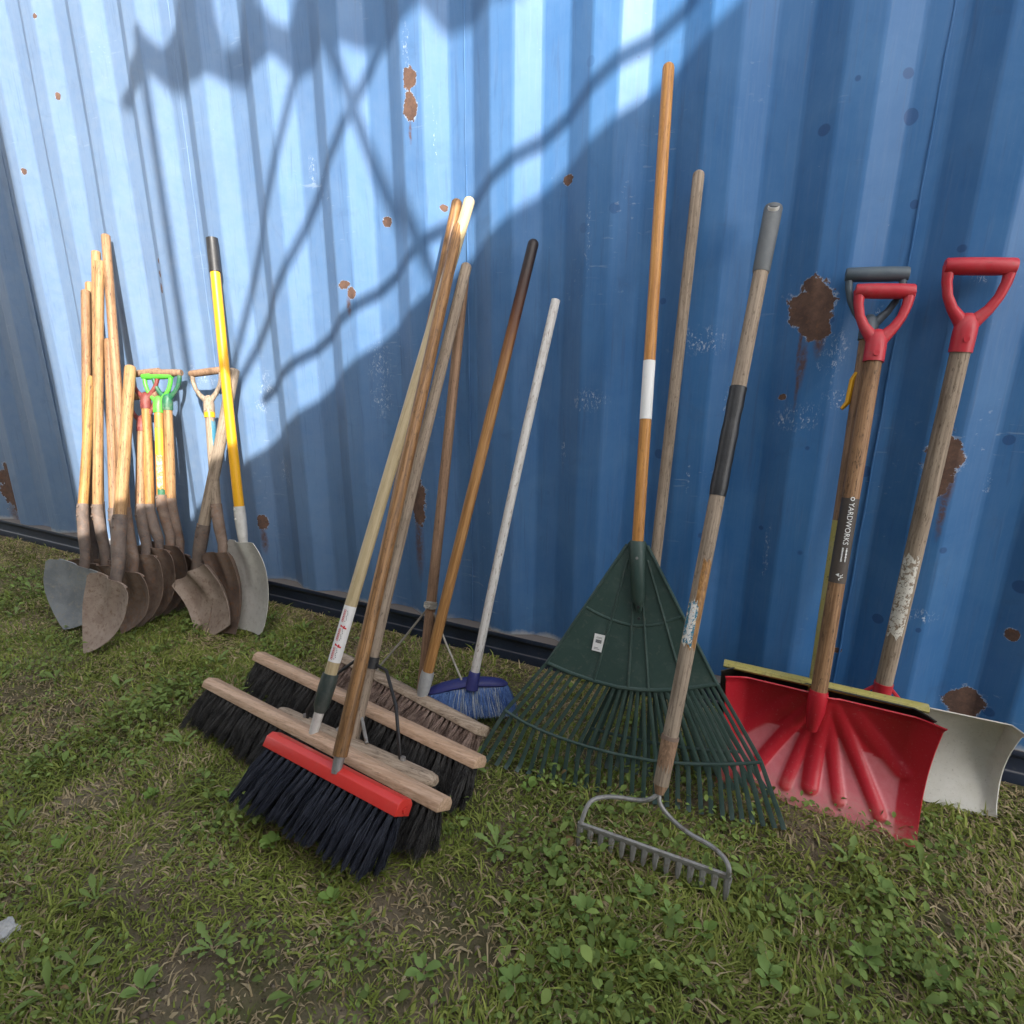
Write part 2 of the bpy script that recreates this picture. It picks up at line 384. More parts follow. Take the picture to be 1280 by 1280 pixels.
    sc2 = k.noise(tc, 75, 6, .85, .4); scm2 = k.ramp(sc2, .685, .71)
    # faded chalky paint: vertical streaks
    mv = k.n('Mapping'); k.set(mv.inputs[0], tc); mv.inputs['Scale'].default_value = (1, 1, .06)
    s1 = k.noise(mv.outputs[0], 34, 5, .6, .2); s2 = k.noise(tc, 5.5, 5, .65, .5); s3 = k.noise(mv.outputs[0], 150, 3, .6)
    base = k.mix(k.ramp(s2, .35, .68), (.036, .140, .340), (.060, .178, .385))
    base = k.mix(k.math('MULTIPLY', k.ramp(s1, .45, .66), .16), base, (.105, .205, .40))
    base = k.mix(k.math('MULTIPLY', k.ramp(s3, .5, .75), .20), base, (.14, .235, .40))
    # slight chalking, mostly sun glare painted in as grey, stronger towards the far end
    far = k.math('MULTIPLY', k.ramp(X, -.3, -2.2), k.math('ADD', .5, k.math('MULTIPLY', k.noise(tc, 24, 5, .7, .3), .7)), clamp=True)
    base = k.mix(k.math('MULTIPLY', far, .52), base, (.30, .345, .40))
    # grimy dull patches low down and dark water drops
    gr = k.noise(tc, 11, 6, .7, .6)
    base = k.mix(k.math('MULTIPLY', k.ramp(gr, .58, .76), .30, clamp=True), base, (.05, .09, .17))
    dr = k.noise(mv.outputs[0], 75, 4, .7, .5)
    base = k.mix(k.math('MULTIPLY', k.ramp(dr, .56, .70), .32, clamp=True), base, (.045, .085, .17))
    mh = k.n('Mapping'); k.set(mh.inputs[0], tc); mh.inputs['Scale'].default_value = (.10, 1, 1.0); mh.inputs['Rotation'].default_value = (0, .12, 0)
    hsn = k.noise(mh.outputs[0], 95, 3, .6, .2); hz = k.ramp(k.noise(tc, 3.1, 3, .5), .55, .66)
    base = k.mix(k.math('MULTIPLY', k.math('MULTIPLY', k.ramp(hsn, .63, .69), hz), .5, clamp=True), base, (.30, .38, .50))
    vo = k.n('TexVoronoi'); k.set(vo.inputs['Vector'], P); vo.inputs['Scale'].default_value = 13
    sc = k.n('SeparateColor'); k.set(sc.inputs[0], vo.outputs['Color'])
    rad = k.math('MULTIPLY', k.math('MULTIPLY', sc.outputs[0], sc.outputs[0]), .21)
    drop = k.math('MULTIPLY', k.ramp(k.math('SUBTRACT', vo.outputs['Distance'], rad), .012, -.012), k.math('GREATER_THAN', sc.outputs[1], .45))
    drop = k.math('MULTIPLY', drop, k.ramp(X, -.75, -.25))
    big = field([E(1142, 139, 9.5, 11), E(1147, 251, 6, 6), E(1084, 593, 7, 7), E(1098, 776, 7, 6)], .004)
    drop = k.math('MAXIMUM', drop, k.ramp(big, 1.04, .98))
    base = k.mix(k.math('MULTIPLY', drop, .6), base, (.02, .058, .17))
    base = k.mix(k.math('MAXIMUM', k.math('MULTIPLY', rim, .6), k.math('MULTIPLY', k.math('MAXIMUM', scm, scm2), .75)), base, (.56, .62, .70))
    n_r = k.noise(tc, 120, 6, .75)
    rc = k.mix(k.ramp(nz.outputs[0], .38, .62), (.10, .060, .048), (.17, .098, .070)); rc = k.mix(k.math('MULTIPLY', k.ramp(n_r, .55, .7), .5), rc, (.06, .04, .034)); rc = k.mix(k.math('MULTIPLY', k.ramp(nz2, .55, .7), .6), rc, (.25, .125, .065))
    cl = k.mix(k.math('MULTIPLY', stm, .85), base, (.13, .065, .04))
    cl = k.mix(rustm, cl, rc)
    # bare worn edge along the foot of the sheet
    foot = k.math('MULTIPLY', k.ramp(k.math('ADD', Z, k.math('MULTIPLY', k.noise(tc, 16, 5, .7), .05)), .138, .122), k.ramp(k.noise(tc, 3.5, 3, .5), .45, .55), clamp=True)
    cl = k.mix(k.math('MULTIPLY', foot, .8), cl, (.50, .49, .47))
    rough = k.math('ADD', k.math('ADD', .34, k.math('MULTIPLY', s1, .22)), k.math('MULTIPLY', rustm, .4))
    hgt = k.math('ADD', k.math('MULTIPLY', n_r, .12), s2)
    return k.done(cl, rough, hgt, .30, .002, spec=.32)
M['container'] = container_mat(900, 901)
def rail_mat():
    k = NT('navy rail paint'); v = k.coord((1, 1, 1), False)
    n1 = k.noise(v, 9, 5, .65); n2 = k.noise(v, 70, 5, .7)
    geo = k.n('NewGeometry'); nz_ = k.n('SeparateXYZ'); k.set(nz_.inputs[0], geo.outputs['True Normal'])
    cl = k.mix(k.ramp(n1, .35, .65), (.012, .019, .040), (.022, .034, .062))
    cl = k.mix(k.math('MULTIPLY', k.ramp(n2, .58, .72), .5, clamp=True), cl, (.10, .09, .08))
    cl = k.mix(k.math('MULTIPLY', k.ramp(nz_.outputs[2], .5, .9), .55), cl, (.30, .25, .20))   # dust lying on the ledge
    return k.done(cl, .5, n2, .3, .002)
M['rail'] = rail_mat()
def soil_mat():
    k = NT('trampled soil'); v = k.coord((1, 1, 1), False)
    n1 = k.noise(v, 2.2, 6, .65, .4); n2 = k.noise(v, 14, 6, .7, .3); n3 = k.noise(v, 120, 5, .75); n4 = k.noise(v, 5.0, 5, .6, .5)
    cl = k.mix(k.ramp(n1, .38, .62), (.15, .117, .076), (.26, .208, .143))
    cl = k.mix(k.math('MULTIPLY', k.ramp(n4, .44, .62), .8, clamp=True), cl, (.085, .095, .028))
    cl = k.mix(k.math('MULTIPLY', k.ramp(n2, .50, .70), .6, clamp=True), cl, (.26, .205, .135))
    cl = k.mix(k.math('MULTIPLY', k.ramp(n3, .55, .7), .7, clamp=True), cl, (.085, .07, .045))
    return k.done(cl, .95, k.math('ADD', n2, n3), .7, .012, spec=.1)
M['soil'] = soil_mat()

# ------------------------------------------------------------------ setting: ground
def vnoise(x, y, seed, sc):
    r = np.random.default_rng(seed).random((64, 64)); x = np.asarray(x)*sc; y = np.asarray(y)*sc
    xi = np.floor(x).astype(int); yi = np.floor(y).astype(int); fx = x-xi; fy = y-yi
    fx = fx*fx*(3-2*fx); fy = fy*fy*(3-2*fy)
    g = lambda a, b: r[a % 64, b % 64]
    return (g(xi, yi)*(1-fx)+g(xi+1, yi)*fx)*(1-fy)+(g(xi, yi+1)*(1-fx)+g(xi+1, yi+1)*fx)*fy
def fbm(x, y, seed, sc, o=3):
    return sum(vnoise(x, y, seed+i, sc*2**i)*.5**i for i in range(o))/sum(.5**i for i in range(o))
def gheight(x, y):
    h = (fbm(x, y, 5, 3.0)-.5)*.03 + (fbm(x, y, 11, 11.0)-.5)*.016
    return h*np.clip((-np.asarray(y)-.02)/.12, 0, 1)-.004
def ground():
    xs = np.concatenate([np.linspace(-150, -6, 18)[:-1], np.arange(-6, 2.6, .03), np.linspace(2.6, 150, 18)])
    ys = np.concatenate([np.linspace(-150, -2.6, 18)[:-1], np.arange(-2.6, .4, .03), np.linspace(.4, 150, 18)])
    X, Y = np.meshgrid(xs, ys); Z = gheight(X, Y)
    far = (X < -6) | (X > 2.6) | (Y < -2.6) | (Y > .1); Z[far] = -.004
    v = np.stack([X, Y, Z], -1).reshape(-1, 3); nx = len(xs); ny = len(ys)
    i, j = np.meshgrid(np.arange(nx-1), np.arange(ny-1)); a = (j*nx+i).ravel()
    f = np.stack([a, a+1, a+nx+1, a+nx], 1)
    me = raw_mesh('ground', v, f.ravel(), np.full(len(f), 4), smooth=True)
    o = obj('ground', me, None, M['soil']); o['kind'] = 'structure'
ground()

# ------------------------------------------------------------------ shipping container
PER, X0, ZB, ZT = .278, -1.64926, .095, 2.52
def container():
    t = thing('shipping_container', (0, 0, 0), 'blue corrugated steel shipping container with rust patches behind the tools', 'container')
    prof = [(0, 0), (.068, 0), (.137, .036), (.210, .036)]      # outer flat, slope, inner flat, slope back out
    # sheets of steel welded together along the inner flats
    n_lo, n_hi = -23, 20
    # seams sit in the inner flats after n = 2 and n = 6, every four corrugations
    bounds = [n for n in range(n_lo, n_hi+1) if (n-2) % 4 == 0]
    for a, b in zip(bounds[:-1], bounds[1:]):
        pts = []
        xa = X0+a*PER+.184; xb = X0+b*PER+.184
        pts.append((xa, .036))
        pts.append((X0+a*PER+.210, .036))
        for n in range(a+1, b+1):
            for (dx, dy) in prof: pts.append((X0+n*PER+dx, dy))
        pts[-1] = (xb, .036)
        # soften the folds
        q = [pts[0]]
        for i in range(1, len(pts)-1):
            p0, p1, p2 = V(pts[i-1]), V(pts[i]), V(pts[i+1])
            for s_, o_ in ((p0, .005), (p0, .002), (p2, .002), (p2, .005)):
                d = (s_-p1); c = p1+d.normalized()*min(o_, d.length*.4); k_ = .0009 if o_ < .004 else 0
                m = ((p0-p1).normalized()+(p2-p1).normalized())
                c = c+m*k_; q.append((c.x, c.y))
        q.append(pts[-1])
        zs = [ZB+.001] + [ZB+.06+i*(ZT-ZB-.06)/16 for i in range(17)]
        vs_ = []; fs = []
        rg = random.Random(a)
        ph = [rg.uniform(0, 6.28) for _ in range(4)]
        for z in zs:
            for (x, y) in q:
                dent = .0022*math.sin(x*5.1+ph[0])*math.sin(z*2.7+ph[1])+.0012*math.sin(x*13+ph[2])*math.sin(z*7+ph[3])
                vs_.append((x, y+dent, z))
        w = len(q)
        for j in range(len(zs)-1):
            for i in range(w-1): fs.append((j*w+i, j*w+i+1, (j+1)*w+i+1, (j+1)*w+i))
        n = len(vs_); vs_ += [(x, y+.002, z) for (x, y, z) in vs_]; fs += [tuple(n+i for i in reversed(f)) for f in fs]
        vis = xb > -3.5 and xa < .9
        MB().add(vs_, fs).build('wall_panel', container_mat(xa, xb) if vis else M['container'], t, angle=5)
        pt = [(xb+.0008*math.sin(z*31), .0345, z) for z in [ZB+.002+i*.06 for i in range(40)]]
        MB().tube(pt, [.0022+.0006*math.sin(i*2.3) for i in range(40)], 6).build('weld_seam', M['container'], t)
    xa = X0+bounds[0]*PER; xb = X0+bounds[-1]*PER+.2
    poly = [(0, -.004, ZB), (0, -.004, ZB-.014), (0, .003, ZB-.022), (0, .010, ZB-.028), (0, .010, .030), (0, .006, .026), (0, .006, -.03), (0, .10, -.03), (0, .10, ZB)]
    MB().prism([(xa, y, z) for _, y, z in poly], (xb-xa, 0, 0)).build('bottom_rail', M['rail'], t, bevel=.002)
    MB().box(((xa+xb)/2, .045, ZT+.03), ((xb-xa)/2, 0, 0), (0, .05, 0), (0, 0, .032)).build('top_rail', M['container'], t, bevel=.006)
    MB().box(((xa+xb)/2, 1.25, ZT+.045), ((xb-xa)/2, 0, 0), (0, 1.16, 0), (0, 0, .012)).build('roof', M['container'], t)
    MB().box(((xa+xb)/2, 2.42, 1.27), ((xb-xa)/2, 0, 0), (0, .03, 0), (0, 0, 1.27)).build('back_wall', M['container'], t)
    for x in (xa-.05, xb+.05):
        MB().box((x, 1.21, 1.27), (.055, 0, 0), (0, 1.24, 0), (0, 0, 1.29)).build('end_wall', M['container'], t, bevel=.01)
container()

# ------------------------------------------------------------------ unseen things added behind the camera to shade the wall
def C(px, py, L): return W(px, py)+SUN*L
def shade_makers():
    L = 4.0
    e1, e2 = C(922, 0, L), C(222, 656, L); m = (e1.z-e2.z)/(e1.x-e2.x)
    yw = e1.y; zl = lambda x: e2.z+m*(x-e2.x)
    xr, xl = 4.0, -1.3  # added shed: width and single slope chosen for the shade it throws
    t = thing('shade_shed', ((xr+xl)/2, yw-1.5, 0), 'unseen grey timber shed added behind the camera, its roof slope shaped to shade the wall', 'shed')
    n = 20
    for i in range(n):
        a = xl+.3+i*(xr-xl-.35)/n; b = a+(xr-xl-.35)/n-.006
        MB().prism([(a, yw-.2, 0), (b, yw-.2, 0), (b, yw-.2, zl(b)-.16), (a, yw-.2, zl(a)-.16)], (0, -.04, 0)).build('board', M['siding'], t, smooth=False)
    MB().prism([(xl, yw, zl(xl)), (xr, yw, zl(xr)), (xr, yw, zl(xr)-.14), (xl, yw, zl(xl)-.14)], (0, -2.6, 0)).build('roof_slope', M['roofing'], t, smooth=False)
    for x in (xl+.3, xr-.1):
        h = (zl(x)-.2)/2
        MB().box((x, yw-1.4, h), (.03, 0, 0), (0, 1.1, 0), (0, 0, h)).build('side_wall', M['siding'], t, smooth=False)
    MB().prism([(xl+.35, yw-2.5, 0), (xr-.14, yw-2.5, 0), (xr-.14, yw-2.5, zl(xr-.14)-.16), (xl+.35, yw-2.5, zl(xl+.35)-.16)], (0, .04, 0)).build('back_wall', M['siding'], t, smooth=False)
    # added unseen hoarding; upright edge and length set to shade the far left
    ey = -2.12; ex = W(0, 165).x+SUN.x*(ey/SUN.y)
    t = thing('shade_hoarding', (ex-1.2, ey, 0), 'unseen hoarding of upright grey boards, added to shade the far left of the wall', 'hoarding')
    for i in range(15):
        b = ex-i*.245
        MB().box((b-.12, ey, 2.35), (.12, 0, 0), (0, .02, 0), (0, 0, 2.35)).build('board', M['siding'], t, smooth=False)
    # added unseen canvas and poles, outlines cut to cast the wall's shadow shapes
    Lc = 4.2
    poly = [(660, -8), (600, 6), (560, 20), (520, 8), (492, 40), (465, 36), (440, 46), (400, 60), (372, 74), (342, 62), (312, 92), (285, 84), (262, 88), (238, 106),
            (212, 96), (185, 88), (168, 120), (150, 120), (143, 104), (165, 72), (178, 36), (194, 40), (206, 30), (220, 0), (228, -70),
            (258, -70), (268, 0), (279, 34), (296, 32), (301, 0), (306, -60), (318, -60), (322, 0), (340, 14), (360, 8), (372, -60), (660, -80)]
    t = thing('shadow_canvas', C(400, 0, Lc), 'unseen grey canvas added behind the camera, scalloped to cast shadows on the wall', 'awning')
    MB().prism([C(x, y, Lc) for x, y in poly], SUN*.004).build('canvas', M['canvas'], t, smooth=False)
    def pole(a, b, L_, r, label):  # each added pole is laid out to cast one shadow line
        p, q = C(*a, L_), C(*b, L_+.05); t_ = thing('shadow_pole', q, label, 'pole', 'unseen poles added to cast shadow lines')
        MB().tube([p, q], r, 12).build('shaft', M['greysteel'], t_)
        MB().tube([p, p+(p-q).normalized()*.02], r*.8, 12).build('end_cap', M['black'], t_)
    pole((378, 20), (286, 490), 3.6, .013, 'thin unseen pole added to cast a leaning shadow line, nearest the canvas corner')
    pole((498, -20), (294, 490), 3.65, .017, 'thicker unseen pole added to cast a leaning shadow line')
    pole((385, 0), (545, 350), 3.7, .015, 'unseen pole added to cast a shadow line leaning the other way')
    pole((172, 40), (238, 478), 3.75, .015, 'unseen pole added to cast an upright shadow line at the ragged canvas end')
    pole((990, -130), (330, 489), 3.2, .018, 'long unseen pole added to cast a shadow beside that of the shed roof edge')
shade_makers()

# ------------------------------------------------------------------ tool parts
def shaft(parent, a, b, r, mat, name='handle', dome=.5, bow=.003, n=14, flat=1.0, r1=None, seed=None):
    """round stick from a (low end) to b (top end); its own Z runs along the grain"""
    a, b = V(a), V(b); d = b-a; L = d.length; rg = random.Random(seed if seed is not None else hash((round(a.x, 4), round(b.z, 4))))
    r1 = r if r1 is None else r1; k = 12
    ph = rg.uniform(0, 6.28); pts = []; rad = []
    for i in range(k+1):
        s = i/k; o = bow*math.sin(math.pi*s)
        pts.append((o*math.cos(ph), o*math.sin(ph), s*L)); w = 1+.012*math.sin(9*s+ph)
        rr = (r+(r1-r)*s)*w; rad.append((rr, rr*flat))
    mb = MB().tube(pts, rad, n, dome=dome, ref=(1, 0, 0))
    me_o = mb.build(name, mat, None)
    me_o.parent = parent; q = d.to_track_quat('Z', 'Y')
    me_o.rotation_mode = 'QUATERNION'; me_o.rotation_quaternion = q; me_o.location = a-wpos(parent)
    return me_o

def sleeve(parent, a, b, s0, s1, r, mat, name, n=16, rag=0.0, half=None, seed=1):
    """a wrap between fractions s0..s1 of the line a-b; half=(from,to) degrees for a sticker that only covers one side"""
    a, b = V(a), V(b); p, q = a.lerp(b, s0), a.lerp(b, s1); rg = random.Random(seed)
    if half is None:
        k = max(2, int((q-p).length/.02)); pts = [p.lerp(q, i/k) for i in range(k+1)]
        return MB().tube(pts, [r*(1+rg.uniform(-rag, rag)) for _ in pts], n).build(name, mat, parent)
    d = (q-p).normalized(); tocam = (CAM-(p+q)/2); u = (tocam-d*tocam.dot(d)).normalized(); w = d.cross(u)
    h0, h1 = R(half[0]), R(half[1]); ln = (q-p).length; ph = rg.uniform(0, 6)
    def fn(s, v):
        an = h0+(h1-h0)*s; e = 0
        if rag: e = rag*(math.sin(11*s+ph)+.6*math.sin(23*s+2*ph))*(1 if v in (0, 1) else 0)
        if rag and s in (0, 1): an += rag*6*math.sin(17*v+ph)*(1 if s else -1)
        return p+d*(ln*v+e)+(u*math.cos(an)+w*math.sin(an))*r
    return MB().shell(fn, 10, 12, .0003).build(name, mat, parent)

def text_on(parent, a, b, s0, size, body, r, mat, name='lettering', ang=0.0, spacing=1.0, flip=1):
    """letters wrapped round the stick a-b (reading from b down to a), facing the yard"""
    a, b = V(a), V(b); d = (a-b).normalized(); p = a.lerp(b, s0)
    tocam = CAM-p; u = (tocam-d*tocam.dot(d)).normalized(); w = u.cross(d)
    cu = bpy.data.curves.new('t', 'FONT'); cu.body = body; cu.size = size; cu.space_character = spacing; cu.resolution_u = 3
    o = bpy.data.objects.new('t', cu); col.objects.link(o); dg = bpy.context.evaluated_depsgraph_get()
    me = bpy.data.meshes.new_from_object(o.evaluated_get(dg)); bpy.data.objects.remove(o); bpy.data.curves.remove(cu)
    bm = bmesh.new(); bm.from_mesh(me)
    ys = [v.co.y for v in bm.verts]; lo, hi = min(ys), max(ys)
    for i in range(1, 10):
        bmesh.ops.bisect_plane(bm, geom=bm.verts[:]+bm.edges[:]+bm.faces[:], plane_co=(0, lo+(hi-lo)*i/10, 0), plane_no=(0, 1, 0))
    o0 = wpos(parent); mid = (lo+hi)/2
    for v in bm.verts:
        an = (v.co.y-mid)/r+R(ang)
        v.co = p+d*v.co.x+(u*math.cos(an)+w*math.sin(an)*flip)*(r+.0007)-o0
    bm.to_mesh(me); bm.free()
    return obj(name, me, parent, mat)

def wrapped(parent, a, b, s, pts, r, mat, name, ang):
    a, b = V(a), V(b); d = (a-b).normalized(); p = a.lerp(b, s); tc = CAM-p; u = (tc-d*tc.dot(d)).normalized(); w = u.cross(d)
    q = [p+d*x+(u*math.cos(y/r+R(ang))+w*math.sin(y/r+R(ang)))*r for x, y in pts]
    MB().prism(q, u*.0006).build(name, mat, parent, smooth=False)

def dgrip(parent, P, axis, lat, w, h, mat, bar_mat=None, rb=.0145, ra=.0095, rs=.018, low=.055):
    """yoke and cross bar; P is where the stick ends"""
    a = V(axis).normalized(); l = V(lat); l = (l-a*l.dot(a)).normalized(); P = V(P); nrm = a.cross(l)
    mb = MB()
    mb.tube([P-a*low, P-a*.012, P+a*.004, P+a*.016, P+a*.024], [rs, rs*1.02, (rs*.98, rs*.85), (rs*.8, rs*.6), (rs*.35, rs*.3)], 16, ref=l)
    for s in (-1, 1):
        pts = []
        for f, g in ((-.12, .10), (.02, .16), (.12, .34), (.27, .60), (.48, .83), (.72, .96), (1.0, 1.0)):
            pts.append(P+a*(h*f*.99+.002)+l*(s*g*w/2))
        mb.tube(pts, [(ra*1.2, ra*1.2), (ra*1.45, ra*1.25), (ra*1.25, ra*1.1), (ra*1.0, ra), (ra*.9, ra), (ra*.95, ra), (ra*1.1, ra*1.15)], 10, ref=l)
    mb.tube([P-a*.03+nrm*(-rs*.9), P-a*.03+nrm*(-rs*1.12)], .006, 10)
    mb.tube([P-a*.03+nrm*(rs*.9), P-a*.03+nrm*(rs*1.12)], .006, 10)
    g = mb.build('grip_yoke', mat, parent, angle=70)
    c = P+a*h
    MB().tube([c-l*(w/2+.008), c-l*(w/2+.005), c-l*w*.2, c+l*w*.2, c+l*(w/2+.005), c+l*(w/2+.008)],
              [rb*.86, rb, rb*1.06, rb*1.06, rb, rb*.86], 16).build('grip_bar', bar_mat or mat, g)
    return g

# ------------------------------------------------------------------ digging shovels
def shovel(label, T, Hs, J, tip, hmat, bmat, smat, w=.115, kind='round', rot=0.0, r=.0175, grip=None, cat='shovel', name='digging_shovel',
           latpx=None, concave=1.0, band=None, group='shovels leaning in the far cluster', hflat=1.0, bow=.0025, crank=.02, th=.0018):
    T3 = W(T[0], T[1], T[2]); tip3 = G(*tip, gheight(G(*tip).x, G(*tip).y)*0)
    n = V((1, 0, 0)).cross(tip3-T3).normalized()
    H3 = PLN(*Hs, T3, n); J3 = PLN(*J, T3, n)
    t = thing(name, (tip3.x, tip3.y, 0), label, cat, group)
    top = T3
    ax = (T3-H3).normalized()
    if grip:
        gw, gh, gm, gb = grip
        top = T3-ax*gh
    hd = shaft(t, H3-ax*.03, top, r, hmat, r1=r*.92, flat=hflat, bow=0 if band else bow)
    # forged socket runs into the blade
    d = (tip3-J3).normalized(); l = V((1, 0, 0)) if latpx is None else (G(*latpx[1])-G(*latpx[0])).normalized()
    l = Quaternion(d, R(rot)) @ l; l = (l-d*l.dot(d)).normalized(); nn = l.cross(d)
    if nn.y > 0: nn = -nn
    back = -nn*crank
    MB().tube([H3+ax*.03, H3, H3.lerp(J3, .45)+back*.25, H3.lerp(J3, .8)+back*.6, J3+back*.3+d*.01, J3+d*.035-nn*.014, J3+d*.06-nn*.022],
              [r*1.1, r*1.16, r*1.12, r*1.0, (r*1.05, r*.8), (r*1.0, r*.6), (r*.6, r*.3)], 14, ref=l).build('socket', smat, t, angle=60)
    for f in (.015, -.02):
        c = H3-ax*f-nn*0; MB().tube([c+nn*r*1.0, c+nn*r*1.32], .004, 8).build('rivet', smat, t)
    Lb = (tip3-J3).length
    def fn(u, v):
        u = u*2-1
        if kind == 'round':
            hw = (.55+.45*min(1, v/.07)**.6) if v < .07 else 1.0
            if v > .30: q = (v-.30)/.70; hw = max(.0, (1-q**1.9))**.85
            hw = max(hw, .012)
            cz = .30*w*concave
        elif kind == 'square':
            hw = (.75+.25*min(1, v/.06)**.5) if v < .06 else 1.0; hw *= .94+.06*v; cz = .10*w*concave
            if abs(u) > .86: cz += .35*w*(abs(u)-.86)/.14*max(0, 1-v*.75)
        else:                                                     # scoop
            hw = .55+.45*math.sin(min(1, v/.30)*math.pi/2) if v < .30 else 1-.10*((v-.3)/.7)**2
            if v > .9: hw *= 1-.25*((v-.9)/.1)**2
            cz = .26*w*concave
        p = J3+d*(v*Lb)+l*(u*hw*w)
        s = cz*u*u*hw*hw-.045*concave*4*v*(1-v)*.8
        fr = math.exp(-(u*hw/.22)**2)*max(0, 1-v/.6)*.026       # frog ridge
        return p+nn*(s+fr*concave)
    MB().shell(fn, 18, 20, th).build('blade', bmat, t, angle=50)
    if kind == 'round':                                           # rolled step along the shoulders
        for s_ in (-1, 1):
            pts = [V(fn(.5+s_*.5*x, .012))-nn*.003 for x in (.30, .5, .75, .97)]
            MB().tube(pts, .004, 8).build('step', bmat, t)
    if grip:
        dgrip(t, top+ax*.02, ax, V((1, .25, 0)), gw, gh-.02, gm, gb, rb=.0125, ra=.008, rs=r*1.08, low=.04)
    if band:
        for (s0, s1, m_, nm, hf) in band: sleeve(t, H3, top, s0, s1, r*1.07, m_, nm, half=hf, rag=.0025 if hf else 0)
    return t, H3, top

A = M
shovel('shovel with leftmost tall tan handle carrying a frayed pale label at the far cluster', (107, 362, .07), (110, 640), (114, 703), (108, 762), A['ash3'], A['rust3'], A['socket'], band=[(.36, .52, A['paper'], 'label', (20, 95))])
shovel('shovel whose thin pale handle tip peeks between taller handles at far left', (112, 352, .04), (117, 640), (120, 700), (118, 752), A['ash'], A['rust3'], A['socket'], w=.10)
shovel('second tallest tan handled shovel at the back of the far left cluster', (120, 313, .04), (124, 636), (126, 698), (126, 752), A['ash'], A['rust3'], A['socket'], w=.10)
shovel('shovel with tall straight honey handle in front of the second tallest one', (124.5, 325, .08), (122, 640), (130, 706), (128, 776), A['ash'], A['rust'], A['socket'], w=.105)
shovel('tallest wooden handled shovel of the far left cluster, leaning to the left', (132, 293, .03), (157, 645), (165, 713), (152, 792), A['ash3'], A['rust'], A['rust'], w=.105, rot=-4)
shovel('shovel with mid height brown handle hidden behind the front handles', (136, 423, .12), (143, 645), (146, 704), (133, 776), A['ash3'], A['rust3'], A['socket'], w=.105)
shovel('shovel with blue grey rounded steel blade leftmost on the grass', (113, 470, .14), (103, 640), (104, 708), (80, 787), A['ash2'], A['steel'], A['socket'], w=.150, rot=-12, concave=.5)
shovel('shovel with muddy tan pointed blade foremost in the far left cluster', (163, 457, .13), (149, 655), (143, 724), (105, 817), A['ash'], A['rust2'], A['socket'], w=.105, rot=-6, r=.021, concave=.8)
dg = lambda m, b, w_=.115, h_=.12: (w_, h_, m, b)
shovel('shovel with worn maroon hand grip, the lower of two maroon grips', (178, 495, .11), (176, 640), (181, 693), (172, 786), A['ash3'], A['rust'], A['socket'], grip=dg(A['maroongrip'], A['dull']), w=.105, rot=-4)
shovel('shovel with worn maroon hand grip, the upper of two maroon grips', (181, 466, .09), (187, 640), (197, 684), (186, 778), A['ash2'], A['rust'], A['socket'], grip=dg(A['maroongrip'], A['dull']), w=.108, rot=-4)
shovel('shovel with bright green hand grip and green label on its handle', (197, 470, .08), (202, 628), (211, 680), (205, 770), A['orange'], A['rust3'], A['rust'], grip=dg(A['greengrip'], A['greengrip']), w=.108, rot=-4,
       band=[(.50, .78, A['limeink'], 'label', (-50, 30)), (.16, .50, A['seedlabel'], 'label', (-45, 20)), (.06, .14, A['dkgreengrip'], 'label', (-40, 40))])
shovel('shovel with dark green painted hand grip beside the bright green one', (208, 466, .07), (214, 632), (223, 690), (220, 764), A['ash'], A['rust3'], A['rust'], grip=dg(A['dkgreengrip'], A['dull']), w=.105, rot=-4)
shovel('square mouth rusty shovel with bare wooden hand grip and orange band', (258, 465, .06), (271, 640), (276, 690), (280, 791), A['grey'], A['rust3'], A['rust'], grip=(.12, .13, A['grey'], A['dull']), w=.080, kind='square', rot=2,
       band=[(.90, .965, A['yellow'], 'band', None), (.62, .86, A['blueink'], 'label', (10, 80))], group='shovels in the middle cluster')
shovel('square mouth shovel with grey weathered handle leaning to the right', (293, 460, .05), (253, 665), (242, 714), (270, 793), A['grey'], A['rust2'], A['socket'], w=.100, kind='square', rot=0, r=.021,
       latpx=((240, 782), (298, 797)), group='shovels in the middle cluster')
ty, yh, yt = shovel('pale metal scoop shovel with yellow handle and black end sleeve', (265, 299, .03), (300, 643), (304, 676), (309, 788), A['yellow'], A['alu'], A['alu'], w=.120, kind='scoop', rot=4, r=.0175, group='shovels in the middle cluster', crank=.0)
sleeve(ty, yh, yt, .885, 1.003, .0195, M['black'], 'end_sleeve')

# ------------------------------------------------------------------ brooms
def bristle_mesh(rows, seed, mat, parent, name, wd=.0011):
    """rows: list of (root, tip) pairs ; each strand a thin three sided needle with a slight bend"""
    rg = np.random.default_rng(seed); a = np.array([r[0] for r in rows]); b = np.array([r[1] for r in rows]); n = len(a)
    mid = (a+b)/2+rg.normal(0, .0035, (n, 3)); d = b-a; d /= np.linalg.norm(d, axis=1, keepdims=True)
    u = np.cross(d, rg.normal(0, 1, (n, 3))); u /= np.linalg.norm(u, axis=1, keepdims=True); w = np.cross(d, u)
    vs_ = []
    for p, k in ((a, 1.0), (mid, 1.0), (b, .45)):
        for an in (0, 2.0944, 4.1888): vs_.append(p+(u*math.cos(an)+w*math.sin(an))*wd*k)
    v = np.stack(vs_, 1).reshape(-1, 3); base = np.arange(n)*9
    fl = []
    for s in (0, 3):
        for k in range(3): fl.append(np.stack([base+s+k, base+s+(k+1) % 3, base+s+3+(k+1) % 3, base+s+3+k], 1))
    f = np.concatenate(fl, 0)
    o0 = wpos(parent); me = raw_mesh(name, v-np.array(o0), f.ravel(), np.full(len(f), 4), smooth=True)
    o = obj(name, me, parent, mat); o['kind'] = 'stuff'
    return o

